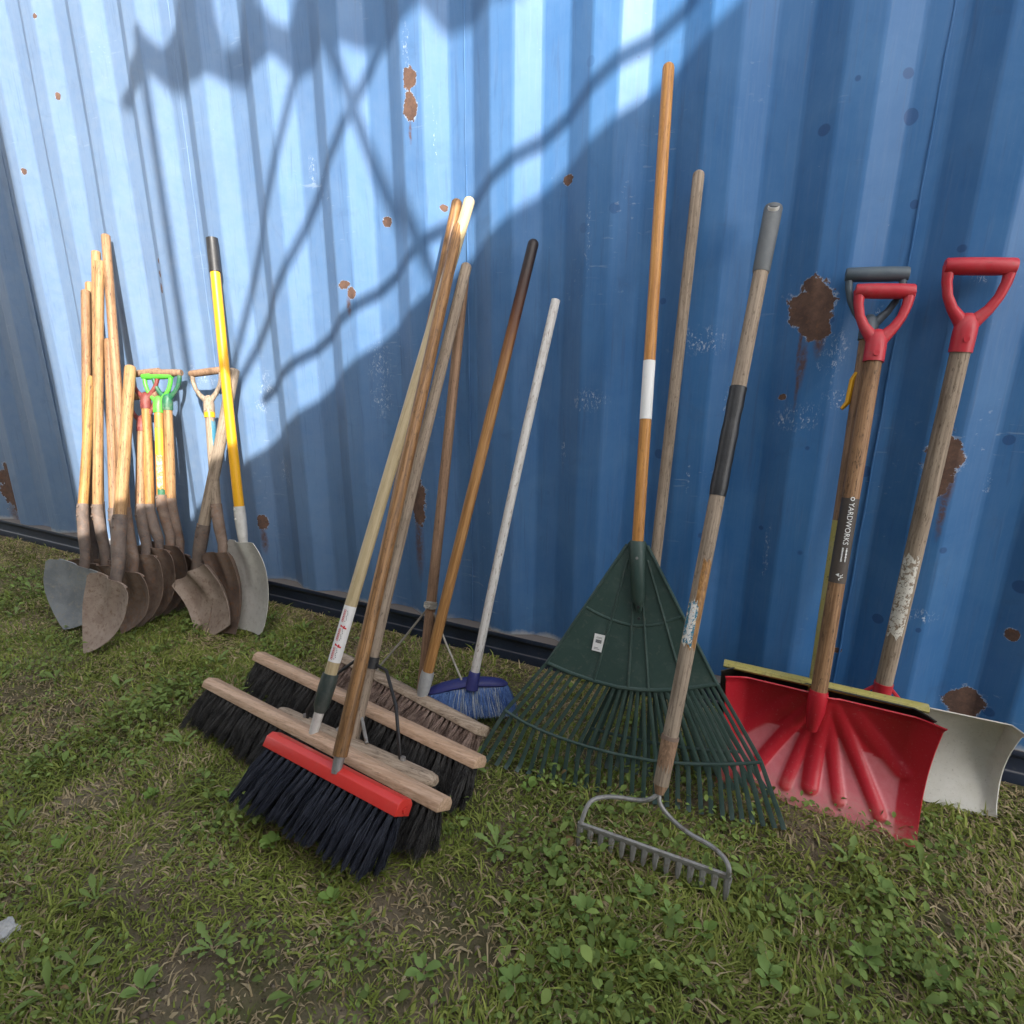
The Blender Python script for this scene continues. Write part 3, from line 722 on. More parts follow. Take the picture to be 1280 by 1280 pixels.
def head_frame(Lp, Rp, lean):
    e = (Rp-Lp).normalized(); fwd = V((e.y, -e.x, 0)).normalized()
    if fwd.y > 0: fwd = -fwd
    b = (V((0, 0, -1))*math.cos(lean)+fwd*math.sin(lean)).normalized(); c = (fwd*math.cos(lean)+V((0, 0, 1))*math.sin(lean)).normalized()
    return e, b, c

def push_broom(label, Lp, Rp, lean, bh, bd, blen, bmat, bristle, n, flare=(.02, .02), skew=0.0, tufts=0, rounded=False, wd=.0011, seed=3, name='push_broom', chamfer=False, jit=.006):
    """Lp, Rp: ends of the block's middle line"""
    e, b, c = head_frame(Lp, Rp, lean); Wd = (Rp-Lp).length; mid = (Lp+Rp)/2
    t = thing(name, (mid.x, mid.y, 0), label, 'broom', 'brooms leaning on the container')
    mb = MB()
    if rounded:
        mb.tube([Lp, Lp.lerp(Rp, .015), Lp.lerp(Rp, .04)] + [Lp.lerp(Rp, f) for f in (.2, .4, .6, .8, .96, .985, 1)],
                [(bh*.5, bd*.5), (bh*.85, bd*.85)]+[(bh, bd)]*6+[(bh*.85, bd*.85), (bh*.5, bd*.5)], 12, ref=b)
        ob = mb.build('block', bmat, t)
    else:
        k = bd*.45
        poly = [(-bd, -bh+k*.9), (-bd+k, -bh), (bd-k, -bh), (bd, -bh+k*.9), (bd, bh), (-bd, bh)]
        mb.prism([Lp+c*x+b*y for x, y in poly], e*Wd); ob = mb.build('block', bmat, t, bevel=.002)
    rg = random.Random(seed); rows = []; groups = []
    ncol = tufts or max(10, int(Wd/.017)); nrow = 4
    for i in range(ncol):
        for j in range(nrow):
            s = (i+.5+.25*(j % 2))/(ncol+.25); y = (j/(nrow-1)*2-1)*bd*.78
            root = Lp+e*(Wd*(.012+.976*s))+c*y+b*(bh*.8)
            fl = e*((s*2-1)*flare[0]+skew)+c*(y/bd*flare[1])
            tl = blen*rg.uniform(.98, 1.02); g = []
            to = V((rg.gauss(0, jit), rg.gauss(0, jit), rg.gauss(0, jit)))
            for q in range(max(1, n//(ncol*nrow))):
                o1 = V((rg.gauss(0, .0022), rg.gauss(0, .0022), 0)); o2 = V((rg.gauss(0, jit*.75), rg.gauss(0, jit*.75), rg.gauss(0, jit*.3)))
                tip = root+b*(tl*rg.uniform(.94, 1.01))+fl+to+o2
                if tip.z < .001: tip.z = .001+rg.random()*.004
                g.append((tuple(root+o1), tuple(tip)))
            rows += g; groups.append(g)
    if tufts:
        for q, g in enumerate(groups): 
            o = bristle_mesh(g, seed+q, bristle, t, 'tuft', wd)
            del o['kind']
    else:
        bristle_mesh(rows, seed, bristle, t, 'bristles', wd)
    return t, e, b, c, mid, ob

# wide front broom with the cream handle
Lp, Rp = G(264, 853, .100), G(557, 1006, .100)
t, e, b, c, mid, ob = push_broom('wide push broom with pale wood block, charcoal bristles and cream handle', Lp, Rp, R(32), .014, .026, .098, M['block'], M['bk_black'], 15000, (.008, .020), skew=-.006, seed=21, wd=.0007, jit=.0065)
base = PLN(394, 908, mid, V((0, 1, 0))); top = W(588, 247, .03); ax = (top-base).normalized()
a0 = base+ax*.10
MB().tube([base-ax*.02, base+ax*.05], [.011, .0125], 14).build('ferrule', M['alu'], t)
MB().tube([base+ax*.035, base+ax*.05, base+ax*.10, base+ax*.13], [.013, .019, .021, .0195], 14).build('ferrule', M['dkclear'], t)
shaft(t, a0, top, .0155, M['cream'], dome=.8, bow=0)
sleeve(t, a0, top, .045, .15, .0160, M['paper'], 'label', half=(-75, 75))
for s_ in (.142, .107, .072):                      # three red ruled boxes of rubbed small print, a bold zigzag between them
    for y0, y1 in ((-.0125, -.0115), (-.0075, -.0068)): wrapped(t, a0, top, s_, [(0, y0), (.030, y0), (.030, y1), (0, y1)], .0161, M['redink'], 'print', 0)
    for x in (.0, .0292): wrapped(t, a0, top, s_, [(x, -.0125), (x+.0008, -.0125), (x+.0008, -.0068), (x, -.0068)], .0161, M['redink'], 'print', 0)
    for q in range(6): wrapped(t, a0, top, s_, [(.003+.0043*q, -.0108), (.0056+.0043*q, -.0108), (.0056+.0043*q, -.0086), (.003+.0043*q, -.0086)], .0161, M['redink'], 'print', 0)
    for q in range(7): wrapped(t, a0, top, s_, [(.001+.0042*q, -.0035+.0012*(q % 3)), (.0036+.0042*q, -.0035+.0012*(q % 3)), (.0036+.0042*q, -.0020+.0012*(q % 3)), (.001+.0042*q, -.0020+.0012*(q % 3))], .0161, M['greyrubber'], 'print', 0)
for s_ in (.111, .076):
    wrapped(t, a0, top, s_, [(-.004, -.011), (.001, -.011), (.0015, -.003), (.004, -.004), (.005, .006), (.001, .006), (.0005, .001), (-.003, .001)], .0162, M['redink'], 'print', 0)

# second wide broom
Lp, Rp = G(325, 820, .095), G(601, 953, .095)
t, e, b, c, mid, ob = push_broom('wide push broom with pale wood block and charcoal bristles, second from the front', Lp, Rp, R(30), .014, .026, .10, M['block'], M['bk_black'], 14000, (.008, .020), skew=-.006, seed=31, wd=.0007, jit=.0065)
top = W(572, 249, .03); base = mid-b*.01; ax = (top-base).normalized()
MB().tube([base, base+ax*.10], [.012, .018], 12).build('ferrule', M['greysteel'], t)
shaft(t, base+ax*.07, top, .0150, M['brown'], dome=.8)

# old narrow broom with steel braces and a grey handle
Lp, Rp = G(348, 889, .078), G(545, 978, .078)
t, e, b, c, mid, ob = push_broom('old push broom with weathered round ended block and black steel braces', Lp, Rp, R(20), .016, .024, .07, M['oldblock'], M['bk_black'], 2200, (.02, .015), rounded=True, seed=41, wd=.0012)
top = W(584, 329, .075); base = mid+V((0, .012, .005)); ax = (top-base).normalized()
shaft(t, base, top, .0150, M['grey'], dome=.8)
fp = base+ax*.19
for s in (-1, 1):
    q = mid+e*(s*.155)-b*.016+V((0, 0, .002))
    MB().tube([fp+ax*.012, fp, fp+e*(s*.05)-ax*.005, fp.lerp(q, .5)+e*(s*.035)+V((0, 0, .02)), q+V((0, 0, .02)), q, q+e*(s*.012)], .0042, 8).build('brace', M['black'], t)
    MB().tube([q-b*-.002+e*(s*.008), q+e*(s*.008)-b*.006], .007, 8).build('bolt', M['greysteel'], t)
MB().tube([fp-ax*.012, fp+ax*.016], .0172, 14).build('brace_collar', M['black'], t)
for s in (-1, 1):
    q = mid+e*(s*.05)-b*.018; MB().tube([base+ax*.07, q], .0045, 8).build('brace_strut', M['greysteel'], t)

# brown bristle broom with the twine tied handle
Lp, Rp = G(430, 822, .085), G(605, 914, .085)
t, e, b, c, mid, ob = push_broom('push broom with brown natural bristles, weathered block and twine tied handle', Lp, Rp, R(38), .013, .030, .11, M['oldblock'], M['bk_brown'], 7500, (.012, .03), skew=-.01, seed=51, wd=.0009, jit=.011)
base = PLN(527, 866, mid, V((0, 1, 0))); top = W(581, 338, .028); ax = (top-base).normalized()
shaft(t, base, top, .0145, M['dull'], dome=.8)
kn = base.lerp(top, .205)
nnd = V((0, 0, 0))
tw = MB()
for i in range(5): 
    q = kn+ax*(.0035*(i-2)); u = ax.cross(V((0, 1, 0))).normalized(); w_ = ax.cross(u)
    tw.tube([q+(u*math.cos(a_)+w_*math.sin(a_))*.0165+ax*(.002*math.sin(a_*2+i)) for a_ in [k*.5236 for k in range(13)]], .0028, 6)
tw.tube([kn+V((.004, -.017, .004)), kn+V((.012, -.024, .006)), kn+V((.002, -.026, .001)), kn+V((-.008, -.02, .003)), kn+V((.0, -.017, -.003))], .003, 6)
tw.build('twine_knot', M['twine'], t)
for px, py in ((470, 838), (577, 850)):
    q = PLN(px, py, mid+V((0, .02, 0)), V((0, 1, 0)))
    q.z = max(q.z, .06)
    MB().tube([kn, kn.lerp(q, .5)+V((0, 0, -.004)), q], .0030, 6).build('twine_stay', M['twine'], t)

# red push broom, tuft by tuft
Lp, Rp = G(342, 924, .150), G(506, 1010, .140)
t, e, b, c, mid, ob = push_broom('push broom with bright red block and stiff blue black bristles in front', Lp, Rp, R(38), .017, .026, .122, M['redblock'], M['bk_red'], 6200, (.014, .030), skew=-.020, tufts=22, seed=61, wd=.0010, jit=.0038)
base = PLN(424, 948, mid, V((0, 1, 0))); top = W(574, 280, .07); ax = (top-base).normalized()
MB().tube([base-ax*.03, base+ax*.03], [.010, .0135], 12).build('ferrule', M['greysteel'], t)
shaft(t, base+ax*.005, top, .0160, M['brown'], dome=.9, r1=.0150)
MB().tube([Rp+b*.004+e*.001, Rp+b*.004+e*.004], .006, 8).build('hang_hole_plug', M['redblock'], t)

# amber handle with a burnt tip and a grey ferrule
base, top = G(527, 872, .095), W(668, 299, .03); ax = (top-base).normalized()
t = thing('broom_handle', (base.x, base.y, 0), 'amber wooden broom handle with blackened tip and grey clear ferrule', 'broom handle')
def burnt_mat(L_):
    k = NT('amber wood scorched to the tip'); tc = k.n('TexCoord').outputs['Object']; sx = k.n('SeparateXYZ'); k.set(sx.inputs[0], tc)
    mp = k.n('Mapping'); k.set(mp.inputs[0], tc); mp.inputs['Scale'].default_value = (1, 1, .05)
    g = k.noise(mp.outputs[0], 190, 5, .65, .6); g2 = k.noise(mp.outputs[0], 60, 4, .7)
    cl = k.mix(k.ramp(g, .38, .62), (.25, .12, .038), (.43, .225, .08))
    zz = k.math('ADD', sx.outputs[2], k.math('MULTIPLY', k.math('SUBTRACT', g2, .5), .30))
    cl = k.mix(k.ramp(zz, L_*.62, L_*.84), cl, (.13, .045, .018)); cl = k.mix(k.ramp(zz, L_*.78, L_*.96), cl, (.022, .014, .012))
    return k.done(cl, .42, g, .3, .0015, spec=.35)
shaft(t, base+ax*.055, top, .0150, burnt_mat((top-base).length-.055), dome=.9, bow=0)
MB().tube([base-ax*.01, base+ax*.02, base+ax*.06, base+ax*.075], [.011, .0165, .0185, .0170], 14).build('ferrule', M['clear'], t)

# blue angle broom with white handle
Lp, Rp = W(531, 864, .40), W(635, 852, .285)
mid = (Lp+Rp)/2; e = (Rp-Lp).normalized(); base = PLN(592, 848, mid, V((0, 1, 0))); top = W(695, 374, .03); ax = (top-base).normalized()
t = thing('blue_broom', (mid.x, mid.y, 0), 'small blue broom with scuffed white handle and royal blue head', 'broom', 'brooms leaning on the container')
shaft(t, base-ax*.004, top, .0125, M['whitewood'], dome=.2, bow=.006)
fwd = V((e.y, -e.x, 0)).normalized(); fwd = fwd if fwd.y < 0 else -fwd
Wd = (Rp-Lp).length
def blue_cap(u, v):
    s = u*2-1; a = v*math.pi*2
    r0 = max(.02, (1-abs(s)**5))**.5
    arch = .013*(1-s*s)-.006*abs(s)
    return mid+e*(s*Wd/2)+V((0, 0, arch))+V((0, 0, 1))*(math.sin(a)*.012*r0)+fwd*(math.cos(a)*.021*r0)
vs_ = [blue_cap(i/24, j/14) for i in range(25) for j in range(14)]
fs = [(i*14+j, i*14+(j+1) % 14, (i+1)*14+(j+1) % 14, (i+1)*14+j) for i in range(24) for j in range(14)]
fs += [tuple(range(13, -1, -1)), tuple(range(24*14, 25*14))]
cap_ = MB().add(vs_, fs).build('head', M['bluep'], t)
MB().tube([base-ax*.03, base-ax*.005, base+ax*.018, base+ax*.02], [.019, .017, .0158, .0145], 14).build('handle_collar', M['bluep'], cap_)
for kk, (m_, lo, hi) in enumerate(((M['bk_blue'], -1, 1), (M['bk_pale'], -.35, .85))):
    rows = []; rg = random.Random(70+kk)
    for q in range(2600 if kk == 0 else 420):
        s = rg.uniform(lo, hi); s = round(s*15)/15+rg.gauss(0, .012) if kk == 0 else s
        y = rg.choice((-.014, -.005, .005, .014))
        if kk: y = abs(y)
        root = mid+e*(s*.95*Wd/2)+fwd*y+V((0, 0, .010*(1-s*s)-.008))
        tip = root+V((0, 0, -.064*rg.uniform(.9, 1.03)))+e*(s*.022+rg.gauss(0, .0035))+fwd*(.03+y*1.2+rg.gauss(0, .004))
        rows.append((tuple(root), tuple(tip)))
    bristle_mesh(rows, 71+kk, m_, t, 'bristles', .0011)

# ------------------------------------------------------------------ leaf rakes
def leaf_rake(label, T, apex, Lg, Rg, hmat, sc=1.0, shift=V((0, 0, 0)), sticker=False, band=False, full=True):
    T3 = W(*T); Lw, Rw = G(*Lg, .012)+shift, G(*Rg, .012)+shift
    tt = (T3-(Lw+Rw)/2)
    n = (Rw-Lw).cross(tt).normalized(); n = n if n.y < 0 else -n
    Ap = PLN(*apex, Lw, n)
    t = thing('leaf_rake', ((Lw.x+Rw.x)/2, (Lw.y+Rw.y)/2, 0), label, 'rake', 'green leaf rakes')
    P = lambda x, y: PLN(x, y, Lw, n)
    K0 = P(797, 700); ex = (P(700, 700+0)-K0)
    if full:
        arc = [P(*q) for q in ((683, 829), (712, 842), (745, 853), (772, 860), (797, 863), (822, 864), (848, 863), (872, 860), (897, 856))]
        mida = [P(*q) for q in ((733, 758), (750, 768), (770, 775), (797, 780), (822, 781), (840, 777), (852, 772))]
        cross = [P(*q) for q in ((632, 888), (660, 905), (690, 918), (728, 931), (770, 942), (814, 950), (856, 954), (896, 955), (925, 954), (951, 952))]
        tips = [P(*q) for q in ((598, 945), (640, 962), (690, 980), (740, 993), (790, 1001), (840, 1008), (890, 1017), (935, 1026), (980, 1034))]
    else:
        mid_ = (Lw+Rw)/2; lat = (Rw-Lw)/2; dn = (mid_-Ap)
        f = lambda s, k, sag: Ap+dn*(k+sag*(1-s*s))+lat*(s*k)
        S9 = [i/4-1 for i in range(9)]
        arc = [f(s, .48, .04) for s in S9]; mida = [f(s, .27, .02) for s in S9]; cross = [f(s, .78, .03) for s in S9]; tips = [f(s, 1.0, .02) for s in S9]
    def samp(c, s):
        x = s*(len(c)-1); i = min(int(x), len(c)-2); return c[i].lerp(c[i+1], x-i)
    neck = .020
    lat = (arc[-1]-arc[0]).normalized()
    # plate
    def plate(u, v):
        a = Ap+lat*((u*2-1)*neck); q = samp(arc, u); p = a.lerp(q, v)
        return p-n*(.012*math.sin(math.pi*v)*(1-(u*2-1)**2)*.5)
    MB().shell(plate, 24, 16, .0028).build('plate', M['greenp'], t, angle=60)
    # ribs standing on the plate
    def pr(u, v): return plate(u, v)+n*.0015
    for u in (0.0, .24, .44, .57, .79, 1.0):
        v0 = .02 if u in (0.0, 1.0) else (.30 if .4 < u < .6 else .12)
        u0 = u
        MB().tube([pr(u0, v0+(1-v0)*i/8) for i in range(9)], [(.0036, .0048)]*9, 8).build('rib', M['greenp'], t)
    MB().tube([pr(i/12, .0+.52+.045*math.sin(math.pi*i/12)) for i in range(13)], .0040, 8).build('cross_rib', M['greenp'], t)
    MB().tube([pr(i/16, .992) for i in range(17)], .0052, 8).build('cross_rib', M['greenp'], t)
    # socket
    ax = (T3-Ap).normalized()
    d2 = (samp(arc, .52)-Ap).normalized()
    MB().tube([Ap+ax*.004, Ap, Ap+d2*.03+n*.006, Ap+d2*.13+n*.006, Ap+d2*.165+n*.002], [.0185, .019, .018, .016, .004], 14).build('socket', M['greenp'], t)
    for k in (.035, .15, .178): MB().tube([Ap+d2*k+n*(.018 if k < .1 else .012), Ap+d2*k+n*(.025 if k < .1 else .0185 if k < .16 else .006)], .0035, 8).build('rivet', M['black'] if k > .1 else M['greysteel'], t)
    # tines
    N = 29 if full else 19
    for i in range(N):
        s = i/(N-1); a = samp(arc, s); cpt = samp(cross, s); e_ = samp(tips, s)
        d = (e_-cpt).normalized(); L_ = (e_-cpt).length; wob = random.uniform(-.0012, .0012)
        pts = [a-(cpt-a).normalized()*.01-n*.001, a.lerp(cpt, .5)-n*.003, cpt-n*.001, cpt+d*(L_*.6)+lat*wob, cpt+d*(L_*.88)+n*.003+lat*wob, e_+n*.012+lat*wob*2]
        for q in pts: q.z = max(q.z, .004)
        MB().tube(pts, [(.0028, .0045), (.0028, .0050), (.0026, .0055), (.0022, .0060), (.0020, .0063), (.0016, .0063)], 6, ref=n).build('tine', M['greenp'], t, smooth=True)
    MB().tube([samp(cross, i/20)+n*.003 for i in range(21)], .0038, 8).build('tine_spacer', M['greenp'], t)
    hd = shaft(t, Ap-ax*.02, T3, .0135, hmat, dome=.8, bow=0)
    if band: sleeve(t, Ap, T3, .262, .385, .0142, M['paper'], 'paper_label')
    if sticker:
        q = [P(740, 812), P(752, 815), P(757, 794), P(744, 791)]
        off = n*.0035
        uu = (q[3]-q[0])*.5+(q[2]-q[1])*.5; vv = (q[1]-q[0])
        c0 = q[0]-n*.005
        st = MB().prism([p_-n*.0052 + n*.0095 for p_ in q], n*.0006).build('price_sticker', M['paper'], t, smooth=False)
        for i, (h0, hh, a0, a1) in enumerate([(.50, .03, .2, .8), (.55, .03, .2, .8), (.60, .03, .2, .8), (.65, .03, .2, .8), (.76, .015, .2, .8), (.82, .015, .25, .8), (.2, .02, .15, .6), (.13, .015, .15, .75)]):
            pp = [q[0]+uu*h0+vv*a0, q[0]+uu*h0+vv*a1, q[0]+uu*(h0+hh)+vv*a1, q[0]+uu*(h0+hh)+vv*a0]
            MB().prism([x+n*.0052 for x in pp], n*.0003).build('print', M['blackink'], st, smooth=False)
    return t
leaf_rake('green plastic leaf rake with tall orange handle, white band and price sticker', (836, 79, .02), (797, 678), (600, 945), (980, 1033), M['orange'], sticker=True, band=True)
leaf_rake('second green leaf rake with pale wooden handle, mostly hidden behind the first', (874, 213, .02), (812, 765), (712, 965), (958, 1008), M['grey'], shift=V((0, .05, 0)), full=False)

# ------------------------------------------------------------------ bow rake
def bow_rake():
    top = W(967, 259, .035); base = G(824, 992, .115); ax = (top-base).normalized(); Ln = (top-base).length
    t = thing('bow_rake', (base.x, base.y-.1, 0), 'steel bow rake with grey wooden handle, black tape and grey rubber end', 'rake')
    shaft(t, base+ax*.02, top-ax*.02, .0165, M['grey'], dome=0, bow=0)
    MB().tube([base-ax*.0, base+ax*.02, base+ax*.115, base+ax*.118], [.0095, .0155, .0180, .0175], 16).build('ferrule', M['dull'], t)
    MB().tube([base+ax*.116, base+ax*.124], [.0188, .0188], 16).build('ferrule_ring', M['rust'], t)
    # rubber sleeve with an open mouth
    a = top-ax*.155
    MB().tube([a, a+ax*.004, a+ax*.10, top-ax*.004, top, top-ax*.002, top-ax*.03], [.0172, .0185, .0195, .0200, .0188, .0140, .0130], 18, cap=True).build('rubber_end', M['greyrubber'], t, angle=60)
    tcm = CAM-top; tcm = (tcm-ax*tcm.dot(ax)).normalized(); hn = (tcm*.75+ax*.6).normalized(); hc = top-ax*.010+tcm*.0135
    MB().tube([hc-hn*.004, hc+hn*.004], [(.0135, .0135), (.0120, .0120)], 18).build('rim', M['alu'], t)
    MB().tube([hc-hn*.003, hc+hn*.0048], .0098, 18).build('hang_hole', M['black'], t)
    f = lambda px, py: max(0, min(1, (PLN(px, py, base, V((0, 1, 0)).cross(V((0, 0, 1)))*0+V((0, 1, 0))*0+ (ax.cross(V((1, 0, 0))).normalized()))-base).dot(ax)/Ln))
    s0, s1 = f(897, 620), f(919, 484)
    sleeve(t, base, top, s0, s1, .0182, M['tape'], 'tape_wrap', rag=.05)
    p0, p1 = f(857, 808), f(870, 755); p2 = f(880, 700)
    sleeve(t, base, top, p0, p2, .0169, M['amber'], 'bare_patch', half=(-10, 60), rag=.004)
    sleeve(t, base, top, p0+.004, p1, .0172, M['wornteal'], 'label', half=(-60, 22), rag=.004)
    sleeve(t, base, top, p0+.010, p1+.004, .01735, M['wornwhite'], 'label_scrap', half=(-34, 6), rag=.005, seed=9)
    # head
    tl, tr = G(726, 1031, .045), G(910, 1096, .045); e = (tr-tl).normalized()
    jl = [base, base-ax*.012+V((-.015, -.008, 0)), G(800, 1001, .088), G(765, 995, .092), G(742, 998, .090), G(733, 1008, .082), tl+V((0, 0, .004))]
    jr = [base, base-ax*.014+V((.004, -.006, -.004)), G(840, 1025, .075), G(862, 1043, .072), G(888, 1056, .074), G(906, 1072, .073), G(912, 1086, .068), tr+V((0, 0, .002))]
    def sm(pts):
        for _ in range(2):
            q = [pts[0]]
            for i in range(len(pts)-1): q += [pts[i].lerp(pts[i+1], .25), pts[i].lerp(pts[i+1], .75)]
            pts = q+[pts[-1]]
        return pts
    for pts in (jl, jr):
        MB().tube(sm(pts), .0048, 8).build('bow_arm', M['greysteel'], t)
    MB().tube([tl-e*.006, tr+e*.006], [(.0080, .0050)]*2, 8, ref=(0, 0, 1)).build('tooth_bar', M['greysteel'], t, angle=30)
    n = 14; dn = (V((0, 0, -1))+V((e.y, -e.x, 0))*.35).normalized()
    for i in range(n):
        p = tl.lerp(tr, i/(n-1)); k = 1.0 if 0 < i < n-1 else 1.25
        MB().tube([p, p+dn*.014*k, p+dn*.030*k, p+dn*.038*k], [(.0085, .0048), (.0062, .0045), (.0052, .0036), (.0022, .0016)], 6, ref=e).build('tooth', M['greysteel'], t)
bow_rake()

# ------------------------------------------------------------------ snow shovels
def scoop_blade(t, Lb, Rb, top, depth, mat, name='blade', ribs=True, flange=.045, nu=96, nv=64, corner=0.0, th=.003, color=True, topflare=.0):
    """Lb, Rb on the ground; top = midpoint of the upper edge; concave towards the yard"""
    mid = (Lb+Rb)/2; e = (Rb-Lb).normalized(); hw = (Rb-Lb).length/2; upv = top-mid; upv = upv-e*upv.dot(e); Hh = upv.length; upv.normalize()
    nn = e.cross(upv); nn = nn if nn.y < 0 else -nn
    segs = [((0, .98), (-.02, .20), .056, .018)]
    for a in (1, -1):
        segs += [((a*.05, .80), (a*.27, .16), .044, .0115), ((a*.10, .90), (a*.66, .15), .047, .0135), ((a*.22, .92), (a*.80, .50), .052, .008)]
    rc = []
    def fn(u, v):
        s = u*2-1
        x = s*hw*(1+topflare*v)
        dep = -depth*(math.sin(math.pi*min(1, v*.90+.10))**.9)              # bowl
        lip = 0
        if v > .94: lip = .018*((v-.94)/.06)**1.5                            # rolled top edge comes forward
        fl = 0
        if abs(s) > 1-flange/hw: fl = ((abs(s)-(1-flange/hw))/(flange/hw))**1.3*(.012+.04*v)
        rb = 0
        if ribs:
            for (a, b_, wd, hh) in segs:
                ax_, ay = a[0]*hw, a[1]*Hh; bx, by = b_[0]*hw, b_[1]*Hh; px, py = s*hw, v*Hh
                dx, dy = bx-ax_, by-ay; q = max(0, min(1, ((px-ax_)*dx+(py-ay)*dy)/(dx*dx+dy*dy)))
                dd = math.hypot(px-(ax_+dx*q), py-(ay+dy*q)); ww = wd*.42*(1-.12*q)
                if dd < ww: rb = max(rb, hh*(1-(dd/ww)**2)**.8)
        p = mid+e*x+upv*(v*Hh)+nn*(dep+lip+fl)
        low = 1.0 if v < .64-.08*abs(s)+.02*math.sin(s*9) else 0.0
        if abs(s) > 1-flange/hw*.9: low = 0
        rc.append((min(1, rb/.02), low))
        if corner and v < .12 and abs(s) > .85:
            p = p+upv*(corner*((abs(s)-.85)/.15)**2*(1-v/.12))
        if ribs: p = p+nn*rb*.8
        return p
    mb = MB().shell(fn, nu, nv, th)
    o = mb.build(name, mat, t, angle=70)
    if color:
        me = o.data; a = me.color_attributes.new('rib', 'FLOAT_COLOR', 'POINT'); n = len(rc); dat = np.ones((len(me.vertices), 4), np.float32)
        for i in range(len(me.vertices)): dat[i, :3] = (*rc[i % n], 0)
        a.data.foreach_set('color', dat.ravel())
    return e, upv, nn, mid, Hh, o

# ivory blade, rightmost
Rb = G(1246, 1030, 0); Lb = V((.03, Rb.y-.005, 0)); topm = V(((Lb.x+Rb.x)/2, -.135, .235))
t = thing('snow_shovel', ((Lb.x+Rb.x)/2, Rb.y, 0), 'snow shovel with ivory scratched blade and large red hand grip at far right', 'shovel', 'snow shovels by the container')
e, upv, nn, mid, Hh, o = scoop_blade(t, Lb, Rb, topm, .055, M['ivory'], ribs=False, flange=.0001, nu=40, nv=30, corner=.012, color=False, th=.0025)
gtop = W(1225, 333, .04); hb = W(1103, 862, .13); ax = (gtop-hb).normalized(); gh = .115
shaft(t, hb-ax*.06, gtop-ax*gh, .0185, M['grey'], dome=0, bow=0)
dgrip(t, gtop-ax*gh, ax, V((1, .05, 0)), .106, gh, M['redgrip'], rs=.0215, ra=.0105, rb=.0165, low=.055)
MB().tube([hb-ax*.10, hb-ax*.04, hb+ax*.018], [.014, .019, .0205], 14).build('ferrule', M['redgrip'], t)
for s in (-1, 1):
    MB().tube([hb+ax*.004+e*(s*.018), hb+e*(s*.05)-ax*.028, hb+e*(s*.085)-ax*.052], .0045, 8).build('brace', M['redgrip'], t)
sleeve(t, hb, gtop-ax*gh, .17, .40, .0189, M['wornpaper'], 'worn_label', half=(-62, 46), rag=.006, seed=5)

# black and yellow one behind the red one
L1, R1 = G(893, 985, 0), G(1146, 1066, 0)
dy = V((.0, .075, 0))
t = thing('snow_shovel', ((L1.x+R1.x)/2, L1.y+.075, 0), 'snow shovel with black blade, dirty yellow top edge and slate grey hand grip', 'shovel', 'snow shovels by the container')
tl2, tr2 = W(905, 829, .215), W(1160, 886, .215)
topm = (tl2+tr2)/2
e, upv, nn, mid, Hh, o = scoop_blade(t, V((tl2.x, L1.y+.07, 0)), V((tr2.x, R1.y+.07, 0)), topm, .045, M['blackblade'], ribs=False, flange=.03, nu=40, nv=24, color=False)
edge = [tl2.lerp(tr2, i/16)+V((0, -.003, .002)) for i in range(17)]
MB().tube(edge, [(.014, .0085)]*17, 8, ref=(0, 1, 0)).build('top_edge', M['ylw'], t)
gtop = W(1096, 343, .025); hb = W(1022, 842, .205); ax = (gtop-hb).normalized(); gh = .11
sp = hb.lerp(gtop, .40)
shaft(t, sp, gtop-ax*gh, .0155, M['dull'], dome=0, bow=0)
shaft(t, hb-ax*.08, sp, .0160, M['ylw'], name='lower_handle', dome=0, bow=0)
dgrip(t, gtop-ax*gh, ax, V((1, .05, 0)), .105, gh, M['greygrip'], rs=.0185, ra=.0075, rb=.0150, low=.03)
cp = hb.lerp(gtop, .715); lx = V((-1, 0, 0))
MB().tube([cp+ax*.045+lx*.010, cp+ax*.03+lx*.017, cp-ax*.02+lx*.020, cp-ax*.035+lx*.030], [(.006, .012)]*3+[(.004, .010)], 8, ref=lx).build('clip', M['yellow'], t)

# red one in front
tl, tr = W(901, 842, .245), W(1168, 896, .245); topm = (tl+tr)/2
t = thing('snow_shovel', ((L1.x+R1.x)/2, L1.y, 0), 'red ribbed snow shovel with red hand grip and lettered wooden handle', 'shovel', 'snow shovels by the container')
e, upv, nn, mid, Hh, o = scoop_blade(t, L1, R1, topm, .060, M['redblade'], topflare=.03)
gtop = W(1106, 364, .055); hb = W(1024, 862, .262); ax = (gtop-hb).normalized(); gh = .105
ht = gtop-ax*gh
shaft(t, hb-ax*.01, ht, .0170, M['ash3'], dome=0, bow=0)
dgrip(t, ht, ax, V((1, .05, 0)), .095, gh, M['redgrip'], rs=.0205, ra=.0105, rb=.0150, low=.045)
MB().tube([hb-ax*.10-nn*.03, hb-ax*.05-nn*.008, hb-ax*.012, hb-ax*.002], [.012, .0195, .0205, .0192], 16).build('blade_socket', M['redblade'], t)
g0 = lambda px, py: max(0, min(1, (PLN(px, py, hb, ax.cross(V((1, 0, 0))).normalized())-hb).dot(ax)/(ht-hb).length))
s0, s1 = g0(1047, 728), g0(1064, 623)
sleeve(t, hb, ht, s0, s1, .0176, M['brownband'], 'print_band')
text_on(t, hb, ht, s1-.012, .0150, 'YARDWORKS', .0177, M['whiteink'], ang=14, spacing=1.0)
rgp = random.Random(4)
for row, y in ((0, .0065), (1, -.0015)):           # two lines of rubbed, unreadable small print
    x = 0.0
    while x < .030:
        l_ = rgp.uniform(.0012, .0032); h_ = rgp.uniform(.0010, .0019)
        wrapped(t, hb, ht, s0+(s1-s0)*.42, [(x, y-h_), (x+l_, y-h_), (x+l_, y+h_*rgp.uniform(.6, 1.2)), (x, y+h_)], .0178, M['whiteink'], 'print', 8); x += l_+.0005
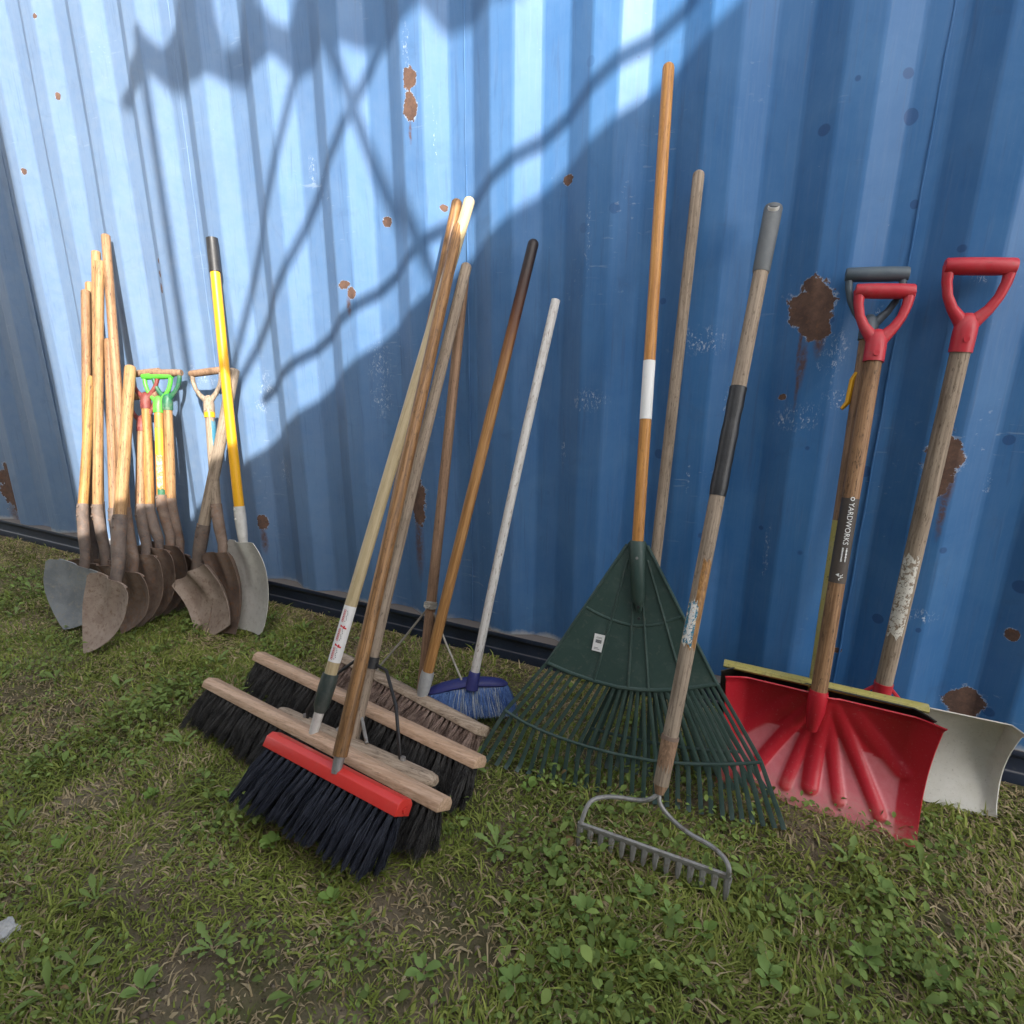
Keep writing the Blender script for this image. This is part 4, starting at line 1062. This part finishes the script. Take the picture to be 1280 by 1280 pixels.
wrapped(t, hb, ht, s0+(s1-s0)*.45, [(-.007, .0045), (-.0058, .0045), (-.0058, .0062), (-.007, .0062)], .0178, M['whiteink'], 'print', 8)
for x0, y0, x1, y1 in ((0, .007, .004, .004), (.004, .004, .003, .001), (.003, .001, .008, .003), (.006, .008, .008, .003), (.008, .003, .011, -.001), (.011, -.001, .014, .001)):
    dx, dy = x1-x0, y1-y0; q = .0006/math.hypot(dx, dy)
    wrapped(t, hb, ht, s0+(s1-s0)*.11, [(x0-dy*q, y0+dx*q), (x1-dy*q, y1+dx*q), (x1+dy*q, y1-dx*q), (x0+dy*q, y0-dx*q)], .0178, M['whiteink'], 'emblem', 8)
# emblems of the print: ring with a drop above the name, arrow head below
for i in range(10):
    a_ = i*.6283; b_ = a_+.6283
    wrapped(t, hb, ht, s1-.004, [(.0045*math.cos(a_)-.002, .0045*math.sin(a_)), (.0045*math.cos(b_)-.002, .0045*math.sin(b_)), (.0026*math.cos(b_)-.002, .0026*math.sin(b_)), (.0026*math.cos(a_)-.002, .0026*math.sin(a_))], .0178, M['whiteink'], 'emblem', 14)
wrapped(t, hb, ht, s0+(s1-s0)*.10, [(-.0035, .001), (0, -.006), (.0045, .001)], .0178, M['whiteink'], 'emblem', 2)

# ------------------------------------------------------------------ stone at the left edge
def stone():
    p = G(4, 1172, .0); t = thing('stone', (p.x, p.y, 0), 'pale stone lying in the grass at the left edge', 'stone')
    bm = bmesh.new(); bmesh.ops.create_icosphere(bm, subdivisions=3, radius=.022)
    for v in bm.verts:
        n = v.co.normalized(); v.co *= 1+.25*math.sin(n.x*5+1)*math.sin(n.y*6)+.12*math.sin(n.z*9+n.x*4); v.co.z *= .6
    me = bpy.data.meshes.new('stone'); bm.to_mesh(me); bm.free()
    obj('rock', me, t, M['stone'], (0, 0, .012))
stone()

# ------------------------------------------------------------------ grass, ground cover and weeds
def vis_density(x, y):
    d = np.hypot(x-CAM.x, y-CAM.y)
    return d
BARE = [(G(215, 1245), .10), (G(60, 905), .13), (G(20, 870), .12), (G(330, 1250), .07), (G(1010, 1060), .05), (G(500, 1130), .08), (G(590, 1190), .08), (G(110, 1000), .08), (G(1180, 1160), .07)]
LUSH = [(G(780, 1130), .22), (G(700, 1060), .16), (G(830, 1230), .18), (G(620, 1160), .10), (G(1090, 1100), .14), (G(1180, 1220), .16), (G(980, 1190), .14), (G(320, 1020), .14), (G(240, 980), .14), (G(60, 740), .20), (G(170, 880), .2), (G(330, 860), .2)]
def cover(x, y):
    b = np.zeros_like(x)
    for p, r in BARE: b = np.maximum(b, np.exp(-(((x-p.x)**2+(y-p.y)**2)/(r*r))**1.5))
    l = np.zeros_like(x)
    for p, r in LUSH: l = np.maximum(l, np.exp(-((x-p.x)**2+(y-p.y)**2)/(r*r)))
    n = fbm(x, y, 40, 4.5, 4)
    return b, l, n
def scatter(n, xlo=-4.6, xhi=1.3, ylo=-2.0, yhi=-.005):
    x = rng.uniform(xlo, xhi, n); y = rng.uniform(ylo, yhi, n); return x, y
def grass():
    x, y = scatter(760000)
    b, l, n = cover(x, y)
    d = np.hypot(x-CAM.x, y-CAM.y)
    front = (x*rt.x+(y-CAM.y)*rt.y, )
    fwd2 = x*(-math.sin(YAW))+(y-CAM.y)*math.cos(YAW)
    keep = rng.random(len(x)) < np.clip((.42+.9*(n-.35))*(1-.72*b), .05, 1)*np.where(fwd2 > .2, 1, .15)*np.clip(2.2/np.maximum(d, .8), .45, 1)
    x, y, b, l, n = [a[keep] for a in (x, y, b, l, n)]; m = len(x)
    dry = np.clip(1.4*(fbm(x, y, 60, 6.0, 3)-.36)+.65*np.exp(y/.22)+.9*b+.14, 0, 1)
    isdry = rng.random(m) < dry*.68
    h = rng.gamma(5, .0040, m)*np.where(isdry, .9, 1.0)*(1+.5*l)*(.65+.7*n)
    h = np.clip(h, .008, .095); wd = rng.uniform(.0009, .0022, m)*np.where(rng.random(m) < .10, 1.8, 1)
    swirl = fbm(x, y, 77, 3.0, 2)*12
    az = np.where(rng.random(m) < .45, swirl+rng.normal(0, .6, m), rng.uniform(0, 6.283, m))
    lean = np.where(isdry, rng.uniform(.9, 1.5, m), rng.normal(1.08, .30, m)); lean = np.clip(lean, .1, 1.52)
    dx, dy = np.cos(az), np.sin(az); z0 = gheight(x, y)-.002
    px, py = -dy, dx
    roll = rng.uniform(-.5, .5, m)
    def pt(s, ln):
        r = h*s*np.sin(ln); zz = h*s*np.cos(ln); return np.stack([x+dx*r, y+dy*r, z0+zz+.002*s], 1)
    side = np.stack([px*np.cos(roll), py*np.cos(roll), np.sin(roll)], 1)*wd[:, None]
    p1 = pt(.55, lean*.75); p2 = pt(1.0, np.minimum(lean*1.12, 1.55)); p0 = pt(0, lean)
    V_ = np.stack([p0-side, p0+side, p1-side*.85, p1+side*.85, p2], 1).reshape(-1, 3); V_[:, 2] = np.maximum(V_[:, 2], -.008)
    a = np.arange(m)*5
    q = np.stack([a, a+1, a+3, a+2], 1); tr = np.stack([a+2, a+3, a+4], 1)
    fl = np.concatenate([np.concatenate([q, tr], 1).ravel()]); sz = np.tile([4, 3], m)
    g1 = np.array([.165, .215, .035]); g2 = np.array([.36, .385, .10]); g3 = np.array([.125, .175, .038])
    k = rng.random((m, 1)); k2 = np.clip(fbm(x, y, 90, 2.2, 3)[:, None]*1.6-.4, 0, 1)
    cg = (g1*(1-k)+g2*k)*(1-.5*k2)+g3*.5*k2
    d1 = np.array([.54, .43, .26]); d2 = np.array([.31, .235, .125]); kd = rng.random((m, 1))
    c = np.where(isdry[:, None], d1*(1-kd)+d2*kd, cg)*rng.uniform(.8, 1.2, (m, 1))
    me = raw_mesh('grass', V_, fl, sz, np.repeat(c, 5, 0))
    o = obj('grass', me, None, M['grassblade']); o['kind'] = 'stuff'; o['label'] = 'trampled short grass with dry straw in front of the container'; o['category'] = 'grass'
    print('grass blades', m)
grass()

def crumbs():
    x, y = scatter(26000); b, l, n = cover(x, y); keep = rng.random(len(x)) < .18+.8*b+.25*np.exp(y/.2); x, y = x[keep], y[keep]; m = len(x)
    o8 = np.array([(1, 0, 0), (-1, 0, 0), (0, 1, 0), (0, -1, 0), (0, 0, 1), (0, 0, -1)], float)
    r = rng.gamma(2.2, .0011, m)+.0008
    P = o8[None]*r[:, None, None]*rng.uniform(.55, 1.3, (m, 6, 1)); a = rng.uniform(0, 6.28, m); ca, sa = np.cos(a)[:, None], np.sin(a)[:, None]
    V_ = np.stack([P[:, :, 0]*ca-P[:, :, 1]*sa+x[:, None], P[:, :, 0]*sa+P[:, :, 1]*ca+y[:, None], P[:, :, 2]*.7+(gheight(x, y)+r*.3)[:, None]], -1).reshape(-1, 3)
    f8 = np.array([(0, 2, 4), (2, 1, 4), (1, 3, 4), (3, 0, 4), (2, 0, 5), (1, 2, 5), (3, 1, 5), (0, 3, 5)])
    F = (f8[None]+np.arange(m)[:, None, None]*6).reshape(-1, 3)
    c = np.array([.20, .155, .105])*rng.uniform(.45, 1.5, (m, 1))+rng.uniform(0, .04, (m, 1))
    me = raw_mesh('soil_crumbs', V_, F.ravel(), np.full(len(F), 3), np.repeat(c, 6, 0))
    o = obj('soil_crumbs', me, None, M['grassblade']); o['kind'] = 'stuff'; o['label'] = 'loose soil crumbs and grit between the grass'; o['category'] = 'soil'
crumbs()

def leaf_shape(L, Wd, kind):
    """a leaf along +y lying in xy, cupped; returns verts, faces"""
    if kind == 'oval': st = [(0, .10), (.22, .72), (.5, 1.0), (.78, .72), (1.0, .05)]
    elif kind == 'lance': st = [(0, .16), (.3, .45), (.62, 1.0), (.85, .7), (1.0, .05)]
    else: st = [(0, .12), (.18, .30), (.26, .62), (.36, .34), (.46, .85), (.55, .48), (.68, 1.0), (.8, .72), (.9, .55), (1.0, .05)]
    v = []; f = []
    for (s, w) in st:
        arch = math.sin(s*2.2)*.22*L
        v += [(-w*Wd/2, s*L, arch+.10*w*Wd), (0, s*L, arch-.06*w*Wd), (w*Wd/2, s*L, arch+.10*w*Wd)]
    for i in range(len(st)-1):
        a = i*3; f += [(a, a+1, a+4, a+3), (a+1, a+2, a+5, a+4)]
    return np.array(v), f
def ground_cover():
    x, y = scatter(430000); b, l, n = cover(x, y)
    d = np.hypot(x-CAM.x, y-CAM.y); fwd2 = x*(-math.sin(YAW))+(y-CAM.y)*math.cos(YAW)
    cl = fbm(x, y, 120, 7.0, 3)
    right = np.clip((x+1.0)/1.0, 0, 1)
    p = np.clip((cl-.47)*2.6+.60*l*(.35+right*.65)+.05, 0, 1)*(1-.95*b)*np.where(fwd2 > .2, 1, .1)*np.clip(-y/.25, .08, 1)*.36
    keep = rng.random(len(x)) < p; x, y, l, right = x[keep], y[keep], l[keep], right[keep]; m = len(x)
    tv, tf = leaf_shape(1.0, .62, 'oval'); k = len(tv)
    sz = rng.gamma(6, .0020, m)*(.85+.35*l); sz = np.clip(sz, .005, .028); az = rng.uniform(0, 6.283, m); tilt = rng.normal(.15, .35, m); asp = rng.uniform(.75, 1.25, m)
    hz = gheight(x, y)+rng.gamma(2.5, .006, m)*(1+1.0*l)
    P = np.repeat(tv[None], m, 0); P[:, :, 0] *= asp[:, None]; P *= sz[:, None, None]
    c, s = np.cos(tilt)[:, None], np.sin(tilt)[:, None]; yy = P[:, :, 1]*c-P[:, :, 2]*s; zz = P[:, :, 1]*s+P[:, :, 2]*c
    rl = rng.normal(0, .3, m)[:, None]; xx = P[:, :, 0]*np.cos(rl)-zz*np.sin(rl)*0; zz = zz+P[:, :, 0]*np.sin(rl)
    ca, sa = np.cos(az)[:, None], np.sin(az)[:, None]
    V_ = np.stack([xx*ca-yy*sa+x[:, None], xx*sa+yy*ca+y[:, None], zz+hz[:, None]], -1).reshape(-1, 3); V_[:, 2] = np.maximum(V_[:, 2], -.004)
    tfa = np.array(tf); F = (tfa[None]+np.arange(m)[:, None, None]*k).reshape(-1, 4)
    g = np.array([.195, .285, .075])*(1-rng.random((m, 1))*.55)+np.array([.10, .11, .03])*rng.random((m, 1))
    dead = rng.random(m) < .012; g[dead] = np.array([.22, .15, .07])
    me = raw_mesh('ground_cover', V_, F.ravel(), np.full(len(F), 4), np.repeat(g, k, 0), smooth=True)
    o = obj('ground_cover', me, None, M['leaf']); o['kind'] = 'stuff'; o['label'] = 'low round leaved clover and weeds spreading through the grass'; o['category'] = 'ground cover'
    print('leaves', m)
ground_cover()

def weeds():
    kinds = []
    for kd, L, Wd, c in (('oval', .034, .021, (.20, .30, .085)), ('lance', .052, .015, (.18, .255, .070)), ('tooth', .066, .022, (.22, .31, .095)), ('oval', .026, .019, (.18, .28, .065))):
        v, f = leaf_shape(L, Wd, kd); cc = np.repeat(np.array([c]), len(v), 0)
        kinds.append(raw_mesh('leaf', v, np.array(f).ravel(), np.full(len(f), 4), cc, smooth=True))
    spots = [(265, 1185, 2, 'beside the bare soil patch near the bottom left'), (100, 1215, 1, 'in the bottom left corner'), (60, 1250, 1, 'lowest in the bottom left corner'), (120, 1130, 1, 'a little right of the pale stone'), (180, 1250, 0, 'left of the bare soil patch at the bottom edge'), (620, 1060, 2, 'halfway between the red broom and the bow rake'), (690, 1085, 0, 'left of the bow rake teeth'), (760, 1060, 0, 'just under the left half of the bow rake bar'), (800, 1120, 0, 'in the clover below the middle of the bow rake'), (840, 1150, 0, 'in the clover below the right end of the bow rake'), (730, 1150, 0, 'in the clover below the left end of the bow rake'), (700, 1210, 0, 'in the clover at the bottom centre'), (780, 1200, 3, 'in the thickest clover under the bow rake'), (880, 1170, 3, 'right of the thickest clover under the bow rake'), (640, 1240, 0, 'at the bottom edge left of the clover'), (590, 960, 2, 'beside the corner of the wide broom bristles'), (1060, 1080, 2, 'just below the red shovel blade'), (1100, 1130, 0, 'a step below the red shovel blade'), (1150, 1090, 1, 'at the right corner of the red shovel blade'), (1010, 1140, 1, 'right of the bow rake end'), (960, 1230, 0, 'at the bottom edge right of the clover'), (1080, 1210, 0, 'lower right, under the red shovel'), (1170, 1240, 0, 'in the bottom right corner'), (1240, 1180, 3, 'at the right edge below the ivory shovel'), (940, 1100, 1, 'touching the right end of the bow rake'), (285, 1000, 3, 'just left of the red broom bristles'), (340, 1060, 3, 'under the left corner of the red broom bristles'), (230, 930, 2, 'left of the front wide broom'), (270, 830, 2, 'between the square mouth shovel and the wide brooms'), (40, 740, 2, 'left of the blue grey shovel blade'), (20, 770, 2, 'at the left edge beside the shovels'), (150, 860, 2, 'in front of the muddy tan shovel blade'), (70, 850, 1, 'on the worn patch left of the muddy tan blade'), (190, 1000, 3, 'out in the open grass left of the red broom'), (80, 1070, 3, 'above the pale stone'), (60, 950, 1, 'at the left edge beside the worn patch'), (415, 1130, 3, 'below the red broom bristles'), (450, 1160, 1, 'a step below the red broom bristles'), (530, 1230, 0, 'at the bottom edge below the red broom'), (340, 775, 1, 'by the container rail right of the scoop shovel'), (660, 990, 3, 'under the left tips of the leaf rake'), (380, 790, 1, 'behind the second wide broom block'), (460, 800, 2, 'behind the brown bristle broom'), (20, 1040, 1, 'at the left edge above the stone'), (370, 1245, 1, 'at the bottom edge right of the bare soil patch')]
    rg = random.Random(99)
    for (px, py, kd, lab) in spots:
        p = G(px, py); z = float(gheight(np.array([p.x]), np.array([p.y]))[0])
        gen = ['round leaved weed', 'narrow leaved weed', 'toothed dandelion', 'tiny round leaved seedling'][kd]
        t = thing('weed', (p.x, p.y, z), gen+' '+lab, 'weed', 'weeds in the trampled grass')
        a0 = rg.uniform(0, 6.28); n = rg.randint(6, 9)
        for i in range(n):
            o = obj('leaf', kinds[kd], t, M['leaf'])
            s = rg.uniform(.5, .95)*(.85 if kd == 2 else 1); a = a0+i*2.399+rg.gauss(0, .2)
            o.rotation_euler = (rg.uniform(.05, .6), rg.gauss(0, .2), a); o.scale = (s, s, s)
            o.location = (-math.sin(a)*.006*rg.random(), math.cos(a)*.006, .004+.012*rg.random()+(.012 if kd in (0, 3) else 0))
weeds()
